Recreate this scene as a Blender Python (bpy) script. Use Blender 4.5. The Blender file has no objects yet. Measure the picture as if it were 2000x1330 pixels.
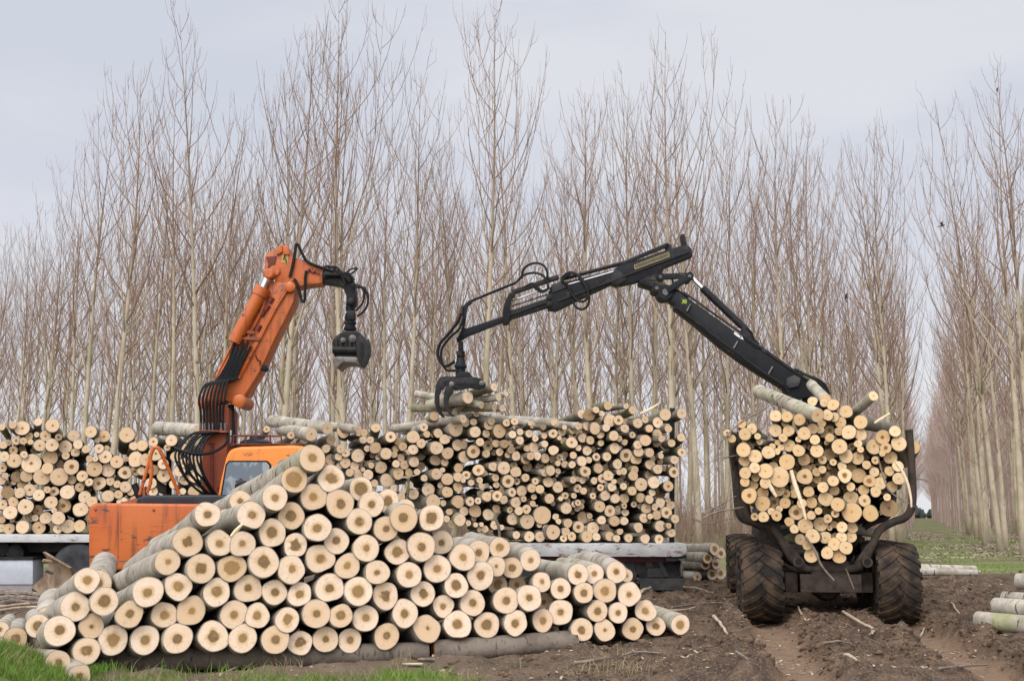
import bpy, bmesh, math, random
import numpy as np
from mathutils import Vector, Matrix, Quaternion

random.seed(7); rng = np.random.default_rng(7)
scene = bpy.context.scene
col = scene.collection
R = math.radians

# ------------------------------------------------------------------ camera, sky, sun
F = 2200.0; CAMH = 1.8; PITCH = math.atan(335 / F)
cam_d = bpy.data.cameras.new("camera"); cam = bpy.data.objects.new("camera", cam_d); col.objects.link(cam)
cam_d.sensor_width = 36; cam_d.lens = F / 2000 * 36; cam_d.clip_end = 6000; cam_d.clip_start = 0.1
cam.location = (0, 0, CAMH); cam.rotation_euler = (math.pi / 2 + PITCH, 0, 0)
scene.camera = cam
scene.view_settings.view_transform = 'Standard'; scene.view_settings.look = 'None'
scene.view_settings.exposure = 0.0; scene.view_settings.gamma = 1.0
scene.render.resolution_x, scene.render.resolution_y = 1024, 680
scene.cycles.max_bounces = 5; scene.cycles.diffuse_bounces = 3

SUN_EL, SUN_AZ = R(42), R(200)      # azimuth clockwise from +Y: high behind the camera, veiled by cloud
sd = Vector((math.sin(SUN_AZ) * math.cos(SUN_EL), math.cos(SUN_AZ) * math.cos(SUN_EL), math.sin(SUN_EL)))
sun_d = bpy.data.lights.new("sun", 'SUN'); sun = bpy.data.objects.new("sun", sun_d); col.objects.link(sun)
sun_d.energy = 1.5; sun_d.angle = R(28); sun_d.color = (1.0, 0.93, 0.84)
sun.rotation_euler = (-sd).to_track_quat('-Z', 'Y').to_euler()

world = bpy.data.worlds.new("World"); scene.world = world; world.use_nodes = True
wt = world.node_tree; wt.nodes.clear()
def wn(t, **k):
    n = wt.nodes.new(t)
    for a, b in k.items(): setattr(n, a, b)
    return n
wo = wn('ShaderNodeOutputWorld'); bg = wn('ShaderNodeBackground'); bg.inputs[1].default_value = 0.1
sky = wn('ShaderNodeTexSky', sky_type='NISHITA', sun_disc=False, sun_elevation=SUN_EL, sun_rotation=SUN_AZ)
tc = wn('ShaderNodeTexCoord'); sep = wn('ShaderNodeSeparateXYZ'); wt.links.new(tc.outputs['Generated'], sep.inputs[0])
def wmap(src, a, b, c, d, smooth=True):
    m = wn('ShaderNodeMapRange'); m.interpolation_type = 'SMOOTHSTEP' if smooth else 'LINEAR'
    wt.links.new(src, m.inputs[0])
    for i, v in zip((1, 2, 3, 4), (a, b, c, d)): m.inputs[i].default_value = v
    return m.outputs[0]
def wmath(op, a, b):
    m = wn('ShaderNodeMath', operation=op)
    for i, v in enumerate((a, b)):
        if isinstance(v, (int, float)): m.inputs[i].default_value = v
        else: wt.links.new(v, m.inputs[i])
    return m.outputs[0]
noi = wn('ShaderNodeTexNoise'); noi.inputs['Scale'].default_value = 2.6; noi.inputs['Detail'].default_value = 5
mp = wn('ShaderNodeMapping'); mp.inputs['Scale'].default_value = (1, 1, 3.2); mp.inputs['Rotation'].default_value = (0.0, 0.25, 0.0)
wt.links.new(tc.outputs['Generated'], mp.inputs[0]); wt.links.new(mp.outputs[0], noi.inputs['Vector'])
cr = wn('ShaderNodeMixRGB')                       # paler towards the horizon, bluish grey above
cr.inputs[1].default_value = (8.2, 8.15, 8.6, 1); cr.inputs[2].default_value = (6.55, 6.85, 7.75, 1)
wt.links.new(wmap(sep.outputs[2], 0.02, 0.34, 0, 1), cr.inputs[0])
cm = wn('ShaderNodeMixRGB'); cm.inputs[2].default_value = (7.8, 7.9, 8.35, 1)
wt.links.new(cr.outputs[0], cm.inputs[1]); wt.links.new(wmap(noi.outputs[0], 0.40, 0.64, 0, 0.9), cm.inputs[0])
dt = wn('ShaderNodeVectorMath', operation='DOT_PRODUCT'); dt.inputs[1].default_value = sd
wt.links.new(tc.outputs['Generated'], dt.inputs[0])
gain = wmath('ADD', wmap(sep.outputs[2], 0.45, 0.95, 1.0, 2.0), wmap(dt.outputs['Value'], 0.1, 1.0, 0.0, 1.9))
ml = wn('ShaderNodeVectorMath', operation='SCALE'); wt.links.new(cm.outputs[0], ml.inputs[0]); wt.links.new(gain, ml.inputs['Scale'])
mx = wn('ShaderNodeMixRGB'); mx.inputs[0].default_value = 0.94
wt.links.new(sky.outputs[0], mx.inputs[1]); wt.links.new(ml.outputs[0], mx.inputs[2])
wt.links.new(mx.outputs[0], bg.inputs[0]); wt.links.new(bg.outputs[0], wo.inputs[0])

# ------------------------------------------------------------------ helpers
CT, ST = math.cos(PITCH), math.sin(PITCH)
def at(px, py, Y):
    """World point at forward distance Y that the photograph shows at pixel (px, py) of 2000 x 1330."""
    u, w = px - 1000.0, 665.0 - py
    dy, dz = F * CT - w * ST, F * ST + w * CT
    k = Y / dy
    return Vector((u * k, Y, CAMH + dz * k))
def vpdir(px, py):
    u, w = px - 1000.0, 665.0 - py
    return Vector((u, F * CT - w * ST, F * ST + w * CT)).normalized()
def scale_at(py, Y):                                       # pixels per metre
    return (F * CT - (665.0 - py) * ST) / Y

def tag(o, label=None, cat=None, group=None, kind=None):
    if label: o['label'] = label
    if cat: o['category'] = cat
    if group: o['group'] = group
    if kind: o['kind'] = kind
    return o
INV = {}
def thing(name, label, cat, loc, rotz=0.0, group=None):
    o = bpy.data.objects.new(name, None); col.objects.link(o)
    o.location = loc; o.rotation_euler = (0, 0, rotz); o.empty_display_size = 0.3
    INV[o.name] = (Matrix.Translation(Vector(loc)) @ Matrix.Rotation(rotz, 4, 'Z')).inverted()
    return tag(o, label, cat, group)

class MB:
    def __init__(s): s.v = []; s.f = []
    def add(s, vs, fs):
        b = len(s.v); s.v.extend([tuple(x) for x in vs]); s.f.extend([tuple(i + b for i in f) for f in fs]); return s
    def box(s, c, size, rot=None):
        c = Vector(c); x, y, z = (k / 2 for k in size)
        vs = [Vector((a * x, b * y, d * z)) for a in (-1, 1) for b in (-1, 1) for d in (-1, 1)]
        if rot is not None: vs = [rot @ v for v in vs]
        return s.add([c + v for v in vs], [(0, 1, 3, 2), (4, 6, 7, 5), (0, 4, 5, 1), (2, 3, 7, 6), (0, 2, 6, 4), (1, 5, 7, 3)])
    def beam(s, p0, p1, w, h, up=(0, 0, 1)):
        p0, p1 = Vector(p0), Vector(p1); d = (p1 - p0).normalized(); up = Vector(up)
        a = d.cross(up).normalized(); b = a.cross(d).normalized()
        vs = [p + a * (i * w / 2) + b * (j * h / 2) for p in (p0, p1) for i, j in ((-1, -1), (1, -1), (1, 1), (-1, 1))]
        return s.add(vs, [(3, 2, 1, 0), (4, 5, 6, 7), (0, 1, 5, 4), (1, 2, 6, 5), (2, 3, 7, 6), (3, 0, 4, 7)])
    def prism(s, pts, vec):
        n = len(pts); vec = Vector(vec); A = [Vector(p) for p in pts]
        return s.add(A + [p + vec for p in A], [tuple(range(n)), tuple(range(2 * n - 1, n - 1, -1))] + [(i, i + n, (i + 1) % n + n, (i + 1) % n) for i in range(n)])
    def tube(s, pts, r, n=8, cap=True):
        P = [Vector(p) for p in pts]; k = len(P)
        rs = list(r) if hasattr(r, '__len__') else [r] * k
        t = [(P[min(i + 1, k - 1)] - P[max(i - 1, 0)]).normalized() for i in range(k)]
        a = t[0].orthogonal().normalized(); b0 = len(s.v)
        for i in range(k):
            a = (a - t[i] * a.dot(t[i]))
            a = a.normalized() if a.length > 1e-6 else t[i].orthogonal().normalized()
            b = t[i].cross(a)
            for j in range(n):
                w = 2 * math.pi * j / n
                s.v.append(tuple(P[i] + (a * math.cos(w) + b * math.sin(w)) * rs[i]))
        for i in range(k - 1):
            for j in range(n):
                q = b0 + i * n; j2 = (j + 1) % n
                s.f.append((q + j, q + j2, q + n + j2, q + n + j))
        if cap:
            s.f.append(tuple(range(b0 + n - 1, b0 - 1, -1))); s.f.append(tuple(range(b0 + (k - 1) * n, b0 + k * n)))
        return s
    def lathe(s, c, axis, prof, n=24, a0=None):
        """prof: list of (radius, offset along the axis)."""
        c = Vector(c); axis = Vector(axis).normalized(); a = (a0 or axis.orthogonal()).normalized(); b = axis.cross(a); b0 = len(s.v)
        for r_, h in prof:
            for j in range(n):
                w = 2 * math.pi * j / n
                s.v.append(tuple(c + axis * h + (a * math.cos(w) + b * math.sin(w)) * r_))
        for i in range(len(prof) - 1):
            for j in range(n):
                q = b0 + i * n; j2 = (j + 1) % n
                s.f.append((q + j, q + j2, q + n + j2, q + n + j))
        s.f.append(tuple(range(b0 + n - 1, b0 - 1, -1))); s.f.append(tuple(range(b0 + (len(prof) - 1) * n, b0 + len(prof) * n)))
        return s
    def build(s, name, mat, parent=None, bevel=0.0, smooth=True, seg=2, fix=True):
        me = bpy.data.meshes.new(name)
        inv = INV.get(parent.name) if parent is not None else None
        vs = s.v if inv is None else [tuple(inv @ Vector(v)) for v in s.v]
        me.from_pydata(vs, [], s.f)
        if bevel or fix:
            bm = bmesh.new(); bm.from_mesh(me)
            if fix: bmesh.ops.recalc_face_normals(bm, faces=bm.faces[:])
            if bevel:
                ed = [e for e in bm.edges if len(e.link_faces) == 2 and e.calc_face_angle(0) > 0.6]
                bmesh.ops.bevel(bm, geom=ed, offset=bevel, segments=seg, profile=0.6, affect='EDGES', clamp_overlap=True)
            bm.to_mesh(me); bm.free()
        me.materials.append(mat); me.update()
        if smooth:
            me.shade_smooth()
            try: me.set_sharp_from_angle(angle=R(38))
            except Exception: pass
        o = bpy.data.objects.new(name, me); col.objects.link(o)
        if parent is not None:
            o.parent = parent
            if inv is not None: INV[o.name] = inv
        return o
def spline(pts, n=6):
    """Catmull-Rom through 3-D points."""
    P = [Vector(p) for p in pts]; P = [P[0] * 2 - P[1]] + P + [P[-1] * 2 - P[-2]]; out = []
    for i in range(1, len(P) - 2):
        for k in range(n):
            t = k / n; a, b, c, d = P[i - 1], P[i], P[i + 1], P[i + 2]
            out.append(0.5 * ((2 * b) + (c - a) * t + (2 * a - 5 * b + 4 * c - d) * t * t + (3 * b - a - 3 * c + d) * t ** 3))
    out.append(P[-2]); return out

# ------------------------------------------------------------------ materials
class NT:
    def __init__(s, name):
        s.m = bpy.data.materials.new(name); s.m.use_nodes = True; s.t = s.m.node_tree
        s.b = s.t.nodes['Principled BSDF']; s.b.inputs['Specular IOR Level'].default_value = 0.3
    def n(s, t, **k):
        x = s.t.nodes.new(t)
        for a, b in k.items(): setattr(x, a, b)
        return x
    def put(s, sock, v):
        if hasattr(v, 'is_linked') or isinstance(v, bpy.types.NodeSocket): s.t.links.new(v, sock)
        elif isinstance(v, (tuple, list)) and len(v) == 3 and sock.type == 'RGBA': sock.default_value = (*v, 1)
        else: sock.default_value = v
    def math(s, op, a, b=0.0, clamp=False):
        x = s.n('ShaderNodeMath', operation=op, use_clamp=clamp); s.put(x.inputs[0], a); s.put(x.inputs[1], b); return x.outputs[0]
    def step(s, v, a, b, c=0.0, d=1.0):
        x = s.n('ShaderNodeMapRange', interpolation_type='SMOOTHSTEP')
        s.put(x.inputs[0], v)
        for i, k in zip((1, 2, 3, 4), (a, b, c, d)): s.put(x.inputs[i], k)
        return x.outputs[0]
    def mix(s, f, a, b, mode='MIX'):
        x = s.n('ShaderNodeMixRGB', blend_type=mode); s.put(x.inputs[0], f); s.put(x.inputs[1], a); s.put(x.inputs[2], b); return x.outputs[0]
    def noise(s, vec, scale, detail=3, rough=0.55, w=None, dist=0.0):
        x = s.n('ShaderNodeTexNoise', noise_dimensions='4D' if w is not None else '3D')
        s.put(x.inputs['Vector'], vec); x.inputs['Scale'].default_value = scale; x.inputs['Detail'].default_value = detail
        x.inputs['Roughness'].default_value = rough; x.inputs['Distortion'].default_value = dist
        if w is not None: s.put(x.inputs['W'], w)
        return x.outputs[0]
    def scale(s, vec, k):
        x = s.n('ShaderNodeMapping'); s.put(x.inputs[0], vec); x.inputs['Scale'].default_value = k; return x.outputs[0]
    def obj(s): return s.n('ShaderNodeTexCoord').outputs['Object']
    def uv(s): return s.n('ShaderNodeTexCoord').outputs['UV']
    def info(s): return s.n('ShaderNodeObjectInfo')
    def bump(s, h, strength=0.3, dist=0.02):
        x = s.n('ShaderNodeBump'); s.put(x.inputs['Height'], h); x.inputs['Strength'].default_value = strength; x.inputs['Distance'].default_value = dist
        s.t.links.new(x.outputs[0], s.b.inputs['Normal'])
    def out(s, colr, rough=0.8, metal=0.0):
        s.put(s.b.inputs['Base Color'], colr); s.put(s.b.inputs['Roughness'], rough); s.put(s.b.inputs['Metallic'], metal); return s.m

def mat_cut(name, cream, halo, heart, ringk):
    """Sawn end: UV is the disc (-1..1); object colour = (heart size, raggedness, tint)."""
    t = NT(name); inf = t.info(); sp = t.n('ShaderNodeSeparateColor'); t.put(sp.inputs[0], inf.outputs['Color'])
    seed = t.math('MULTIPLY', inf.outputs['Random'], 91.0); uv = t.uv()
    ln = t.n('ShaderNodeVectorMath', operation='LENGTH'); t.put(ln.inputs[0], uv); r0 = ln.outputs['Value']
    nz = t.noise(uv, 1.9, 3, 0.55, seed); nz2 = t.noise(uv, 6.0, 2, 0.5, seed)
    dr = t.math('MULTIPLY', t.math('SUBTRACT', nz, 0.5), t.math('MULTIPLY', sp.outputs[1], 0.95))
    r = t.math('ADD', t.math('ADD', r0, dr), t.math('MULTIPLY', t.math('SUBTRACT', nz2, 0.5), 0.06))
    h = sp.outputs[0]
    hm = t.step(r, t.math('ADD', h, 0.05), t.math('SUBTRACT', h, 0.05))
    hl = t.step(t.math('ADD', r, t.math('MULTIPLY', t.math('SUBTRACT', nz, 0.5), 0.35)), t.math('ADD', h, 0.26), h)
    wv = t.math('SINE', t.math('MULTIPLY', t.math('ADD', r0, t.math('MULTIPLY', nz, 0.12)), ringk))
    base = t.mix(t.step(t.noise(uv, 1.1, 2, w=seed), 0.3, 0.7), cream, tuple(c * k for c, k in zip(cream, (0.91, 0.88, 0.82))))
    base = t.mix(sp.outputs[2], base, tuple(c * k for c, k in zip(cream, (0.78, 0.69, 0.56))))
    base = t.mix(t.math('MULTIPLY', t.step(wv, -1, 1), 0.17), base, tuple(c * 0.62 for c in cream))
    saw = t.noise(t.scale(uv, (2.0, 34.0, 1.0)), 1.0, 2, w=seed)
    base = t.mix(t.step(saw, 0.52, 0.8, 0, 0.26), base, tuple(c * 0.66 for c in cream))
    c = t.mix(t.math('MULTIPLY', hl, 0.75), base, halo)
    hc = t.mix(t.step(t.math('ADD', t.math('MULTIPLY', wv, 0.15), t.noise(uv, 5, 4, 0.6, seed)), 0.35, 0.7), heart, tuple(k * 1.5 for k in heart))
    hc = t.mix(t.step(inf.outputs['Random'], 0.45, 1.0, 0, 0.6), hc, tuple(k * q for k, q in zip(heart, (2.3, 2.2, 1.9))))
    c = t.mix(hm, c, hc)
    c = t.mix(t.step(t.noise(uv, 9, 2, 0.5, seed), 0.70, 0.78, 0, 0.45), c, (0.30, 0.17, 0.08))
    su = t.n('ShaderNodeSeparateXYZ'); t.put(su.inputs[0], uv); cv = t.n('ShaderNodeCombineXYZ')
    t.put(cv.inputs[0], t.math('MULTIPLY', t.math('ARCTAN2', su.outputs[1], su.outputs[0]), 5.0)); t.put(cv.inputs[1], t.math('MULTIPLY', r0, 1.2))
    ck = t.noise(cv.outputs[0], 1.0, 2, 0.5, seed)
    c = t.mix(t.step(t.math('ABSOLUTE', t.math('SUBTRACT', ck, 0.63)), 0.012, 0.0, 0, 0.55), c, (0.20, 0.12, 0.06))
    sm = t.noise(uv, 2.6, 4, 0.6, t.math('ADD', seed, 7.0))
    c = t.mix(t.step(sm, 0.57, 0.70, 0, 0.5), c, (0.47, 0.325, 0.19))
    c = t.mix(t.step(r0, 0.955, 1.0, 0, 0.7), c, (0.24, 0.12, 0.06))
    t.bump(saw, 0.12, 0.006)
    return t.out(c, 0.78)
M = {}
M['cut_big'] = mat_cut('sawn_end_thick', (0.81, 0.635, 0.475), (0.55, 0.35, 0.15), (0.165, 0.10, 0.044), 62)
M['cut_small'] = mat_cut('sawn_end_thin', (0.78, 0.595, 0.41), (0.62, 0.39, 0.18), (0.15, 0.08, 0.035), 34)
M['cut_gold'] = mat_cut('sawn_end_golden', (0.80, 0.585, 0.345), (0.62, 0.36, 0.13), (0.17, 0.09, 0.04), 34)
M['cut_rot'] = mat_cut('sawn_end_weathered', (0.42, 0.29, 0.17), (0.25, 0.15, 0.08), (0.06, 0.036, 0.02), 26)

def mat_bark(name, pale, grey, dark, crack=0.5):
    t = NT(name); inf = t.info(); seed = t.math('MULTIPLY', inf.outputs['Random'], 57.0); o = t.obj()
    sp = t.n('ShaderNodeSeparateColor'); t.put(sp.inputs[0], inf.outputs['Color'])
    c = t.mix(t.step(t.noise(o, 3.0, 4, 0.6, seed), 0.35, 0.65), pale, grey)
    c = t.mix(t.math('MULTIPLY', sp.outputs[2], 0.8), c, tuple(k * 0.55 for k in grey))
    ring = t.noise(t.scale(o, (4.0, 4.0, 16.0)), 1.0, 3, 0.55, seed, 0.4)
    c = t.mix(t.step(ring, 0.60, 0.66, 0, crack), c, dark)
    ring2 = t.noise(t.scale(o, (9.0, 9.0, 46.0)), 1.0, 2, 0.5, seed)
    c = t.mix(t.step(ring2, 0.60, 0.72, 0, crack * 0.8), c, dark)
    c = t.mix(t.step(t.noise(o, 7.0, 3, 0.7, seed), 0.66, 0.74, 0, 0.7), c, dark)
    moss = t.math('MULTIPLY', t.step(t.noise(o, 2.2, 3, 0.6, seed), 0.40, 0.62), sp.outputs[1])
    c = t.mix(moss, c, (0.235, 0.255, 0.075))
    t.bump(t.math('SUBTRACT', t.noise(o, 14.0, 4, 0.65, seed), t.step(ring, 0.58, 0.66, 0, 0.8)), 0.55, 0.02)
    return t.out(c, 0.88)
M['bark_pale'] = mat_bark('bark_pale', (0.43, 0.385, 0.315), (0.265, 0.23, 0.18), (0.05, 0.034, 0.025), 0.9)
M['bark_grey'] = mat_bark('bark_grey', (0.27, 0.23, 0.17), (0.16, 0.135, 0.10), (0.04, 0.036, 0.027), 0.55)
M['bark_mud'] = mat_bark('bark_muddy', (0.19, 0.155, 0.12), (0.115, 0.09, 0.07), (0.03, 0.021, 0.016), 0.6)
M['bark_dark'] = mat_bark('bark_dark_wet', (0.13, 0.095, 0.072), (0.08, 0.058, 0.045), (0.025, 0.018, 0.014), 0.6)

def mat_simple(name, c1, c2, scale=6.0, rough=0.6, metal=0.0, lo=0.4, hi=0.65, bump=0.0, spec=0.3, stretch=(1, 1, 1)):
    t = NT(name); o = t.scale(t.obj(), stretch); t.b.inputs['Specular IOR Level'].default_value = spec
    nz = t.noise(o, scale, 5, 0.62)
    if bump: t.bump(t.noise(o, scale * 3, 4, 0.65), bump, 0.02)
    return t.out(t.mix(t.step(nz, lo, hi), c1, c2), rough, metal)
def mat_paint(name, base, fade, grime, rust, rough=0.42, spec=0.4):
    """Worn machine paint: faded patches, run-down grime streaks, chips through to dark metal."""
    t = NT(name); o = t.obj(); t.b.inputs['Specular IOR Level'].default_value = spec
    c = t.mix(t.step(t.noise(o, 1.3, 4, 0.6), 0.35, 0.65), base, fade)
    c = t.mix(t.step(t.noise(t.scale(o, (9, 9, 0.9)), 1.0, 4, 0.6), 0.50, 0.72, 0, 0.75), c, grime)
    c = t.mix(t.step(t.noise(t.scale(o, (1.2, 1.2, 22)), 1.0, 3, 0.6), 0.60, 0.70, 0, 0.35), c, grime)
    c = t.mix(t.step(t.noise(t.scale(o, (2.6, 2.6, 7)), 1.0, 5, 0.7), 0.612, 0.635, 0, 0.9), c, rust)
    t.bump(t.noise(o, 2.2, 3), 0.08, 0.03)
    return t.out(c, rough)
M['orange'] = mat_paint('orange_paint', (0.44, 0.092, 0.013), (0.48, 0.118, 0.022), (0.15, 0.045, 0.016), (0.05, 0.032, 0.026))
M['cab_orange'] = mat_paint('orange_cab_paint', (0.78, 0.205, 0.022), (0.76, 0.235, 0.04), (0.50, 0.16, 0.03), (0.22, 0.09, 0.04))
M['rust_orange'] = mat_paint('dull_orange_paint', (0.27, 0.06, 0.018), (0.20, 0.05, 0.02), (0.10, 0.035, 0.02), (0.04, 0.024, 0.02), 0.6)
M['rack_red'] = mat_simple('dark_red_paint', (0.16, 0.028, 0.018), (0.09, 0.022, 0.016), 5, 0.6)
M['black'] = mat_paint('black_paint', (0.0075, 0.0085, 0.011), (0.012, 0.013, 0.015), (0.022, 0.018, 0.015), (0.06, 0.042, 0.03), 0.5, 0.16)
M['hose'] = mat_simple('black_rubber_hose', (0.006, 0.006, 0.007), (0.012, 0.012, 0.012), 20, 0.5, spec=0.18)
M['hood'] = mat_simple('black_hood_plastic', (0.010, 0.011, 0.015), (0.02, 0.021, 0.026), 4, 0.42)
M['chrome'] = mat_simple('chrome_rod', (0.72, 0.72, 0.74), (0.6, 0.6, 0.62), 9, 0.18, 0.9)
M['steel'] = mat_simple('worn_steel', (0.17, 0.155, 0.145), (0.08, 0.07, 0.065), 8, 0.45, 0.3)
M['claw'] = mat_simple('claw_steel', (0.024, 0.022, 0.021), (0.011, 0.010, 0.010), 7, 0.5, 0.1, spec=0.2)
M['mudmetal'] = mat_simple('mud_caked_steel', (0.055, 0.039, 0.029), (0.026, 0.019, 0.015), 5, 0.85, bump=0.4)
M['tyre'] = mat_simple('muddy_tyre_rubber', (0.014, 0.0105, 0.008), (0.075, 0.048, 0.029), 3.2, 0.85, bump=0.35)
M['tyre_clean'] = mat_simple('truck_tyre_rubber', (0.03, 0.032, 0.036), (0.05, 0.05, 0.053), 6, 0.7)
M['rim'] = mat_simple('dusty_rim', (0.16, 0.13, 0.115), (0.09, 0.075, 0.065), 9, 0.7)
t = NT('peeling_deck_paint'); o_ = t.obj()
c_ = t.mix(t.step(t.noise(o_, 1.1, 5, 0.65), 0.38, 0.6), (0.50, 0.50, 0.48), (0.38, 0.375, 0.36))
c_ = t.mix(t.step(t.noise(t.scale(o_, (1.2, 2, 5)), 2.2, 6, 0.72), 0.56, 0.60, 0, 0.9), c_, (0.11, 0.07, 0.05))
c_ = t.mix(t.step(t.noise(t.scale(o_, (1.0, 2, 3)), 1.7, 6, 0.75, dist=0.8), 0.585, 0.61, 0, 0.85), c_, (0.20, 0.035, 0.035))
M['deck'] = t.out(c_, 0.6)
M['maroon'] = mat_simple('maroon_chassis_paint', (0.11, 0.016, 0.022), (0.06, 0.014, 0.016), 3, 0.5)
M['chassis'] = mat_simple('dark_chassis', (0.012, 0.011, 0.012), (0.028, 0.025, 0.023), 5, 0.75)
M['boxgrey'] = mat_simple('dark_grey_box', (0.028, 0.028, 0.03), (0.055, 0.05, 0.047), 4, 0.7)
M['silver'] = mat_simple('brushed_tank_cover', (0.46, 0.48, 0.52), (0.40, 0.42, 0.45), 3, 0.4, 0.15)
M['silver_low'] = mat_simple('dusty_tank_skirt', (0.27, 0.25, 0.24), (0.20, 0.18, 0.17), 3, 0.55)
M['lamp'] = mat_simple('amber_lens', (0.75, 0.20, 0.012), (0.65, 0.16, 0.01), 20, 0.3)
M['bladeplate'] = mat_simple('mud_stained_blade', (0.33, 0.245, 0.165), (0.16, 0.11, 0.07), 3.5, 0.85, bump=0.5, stretch=(1.6, 1.6, 0.5))
M['yellow'] = mat_simple('yellow_decal', (0.48, 0.34, 0.075), (0.38, 0.27, 0.06), 25, 0.5)
M['blackmark'] = mat_simple('black_decal_ink', (0.02, 0.02, 0.02), (0.03, 0.03, 0.03), 9, 0.5)
M['white'] = mat_simple('white_sticker', (0.72, 0.72, 0.72), (0.55, 0.54, 0.52), 22, 0.5)
M['redmark'] = mat_simple('red_sticker_bar', (0.42, 0.05, 0.03), (0.36, 0.05, 0.03), 9, 0.5)
M['olive'] = mat_simple('olive_name_plate', (0.085, 0.075, 0.05), (0.06, 0.055, 0.04), 12, 0.5)
M['limemark'] = mat_simple('lime_emblem', (0.24, 0.31, 0.02), (0.19, 0.26, 0.02), 20, 0.5)
M['splinter'] = mat_simple('split_white_wood', (0.80, 0.66, 0.46), (0.70, 0.52, 0.32), 14, 0.8)
M['stick'] = mat_simple('dry_stick_bark', (0.23, 0.185, 0.145), (0.12, 0.09, 0.07), 9, 0.9)
M['stick_pale'] = mat_simple('peeled_stick', (0.50, 0.40, 0.29), (0.34, 0.25, 0.17), 9, 0.9)
t = NT('cab_glass_painted_reflections'); t.b.inputs['Specular IOR Level'].default_value = 0.8
o_ = t.obj(); g_ = t.step(t.noise(t.scale(o_, (5.0, 3.0, 2.6)), 1.0, 3, 0.5, dist=0.6), 0.50, 0.62)  # pale blobs painted in for reflections and the view through the pane
M['glass'] = t.out(t.mix(g_, (0.055, 0.08, 0.105), (0.19, 0.225, 0.235)), 0.08)
t = NT('poplar_trunk_bark'); o_ = t.obj(); inf = t.info(); sd_ = t.math('MULTIPLY', inf.outputs['Random'], 40.0)
c_ = t.mix(t.step(t.noise(o_, 1.6, 4, 0.6, sd_), 0.35, 0.65), (0.47, 0.395, 0.285), (0.37, 0.305, 0.215))
c_ = t.mix(t.step(t.noise(t.scale(o_, (5, 5, 7)), 1.0, 2, 0.5, sd_), 0.68, 0.72, 0, 0.8), c_, (0.05, 0.04, 0.03))
c_ = t.mix(t.step(t.noise(t.scale(o_, (1.5, 1.5, 0.5)), 1.0, 3, 0.5, sd_), 0.52, 0.72, 0, 0.6), c_, (0.22, 0.21, 0.10))
sz_ = t.n('ShaderNodeSeparateXYZ'); t.put(sz_.inputs[0], o_)
c_ = t.mix(t.step(t.math('ADD', sz_.outputs[2], t.math('MULTIPLY', t.noise(o_, 0.7, 2), 3.0)), 11.0, 19.0, 0, 0.85), c_, (0.19, 0.125, 0.085))
M['trunk'] = t.out(c_, 0.9)
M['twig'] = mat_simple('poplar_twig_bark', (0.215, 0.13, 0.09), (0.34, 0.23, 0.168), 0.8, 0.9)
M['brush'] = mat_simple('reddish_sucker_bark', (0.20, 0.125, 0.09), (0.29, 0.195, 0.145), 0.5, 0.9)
M['twig_far'] = mat_simple('distant_twig_haze_tint', (0.37, 0.26, 0.215), (0.43, 0.33, 0.28), 0.3, 0.9)  # paler than the near twigs: distance haze painted into the colour
M['hedge'] = mat_simple('distant_hedge_leaves', (0.035, 0.048, 0.045), (0.055, 0.065, 0.055), 0.4, 0.9)
M['grass'] = mat_simple('grass_blades', (0.105, 0.20, 0.022), (0.175, 0.265, 0.04), 2.5, 0.7)
M['dry'] = mat_simple('dry_grass_blades', (0.30, 0.24, 0.13), (0.20, 0.15, 0.08), 3, 0.8)
M['leaf_litter'] = mat_simple('fallen_leaves', (0.42, 0.33, 0.235), (0.20, 0.14, 0.09), 1.3, 0.8)
M['litter_twig'] = mat_simple('mud_litter_fibres', (0.26, 0.185, 0.125), (0.085, 0.06, 0.043), 1.7, 0.9)
M['chip'] = mat_simple('wood_chips', (0.48, 0.37, 0.25), (0.25, 0.18, 0.12), 6, 0.85)
M['clod'] = mat_simple('mud_clods', (0.060, 0.036, 0.021), (0.135, 0.085, 0.050), 4, 0.9, bump=0.5)
M['bird'] = mat_simple('dark_feathers', (0.02, 0.02, 0.024), (0.035, 0.033, 0.035), 9, 0.7)

# ------------------------------------------------------------------ terrain
def sstep(a, b, x):
    k = np.clip((np.asarray(x, float) - a) / (b - a), 0, 1); return k * k * (3 - 2 * k)
def vnoise(x, y, seed):
    x = np.asarray(x, float); y = np.asarray(y, float)
    xi, yi = np.floor(x).astype(np.int64), np.floor(y).astype(np.int64); fx, fy = x - xi, y - yi
    fx = fx * fx * (3 - 2 * fx); fy = fy * fy * (3 - 2 * fy)
    def h(a, b):
        n = (a * 374761393 + b * 668265263 + seed * 1442695041) & 0xffffffff
        n = ((n ^ (n >> 13)) * 1274126177) & 0xffffffff
        return ((n ^ (n >> 16)) & 0xffff) / 65535.0
    return (h(xi, yi) * (1 - fx) + h(xi + 1, yi) * fx) * (1 - fy) + (h(xi, yi + 1) * (1 - fx) + h(xi + 1, yi + 1) * fx) * fy - 0.5
HX, HY = 0.154, 0.988                                # heading of the forwarder
FW = (5.42, 19.75)                                   # its rear axle
def rut_field(x, y):
    """distance across the forwarder's track, and how far behind the machine we are."""
    dx, dy = x - FW[0], y - FW[1]
    return dx * HY - dy * HX, dx * HX + dy * HY
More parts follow.
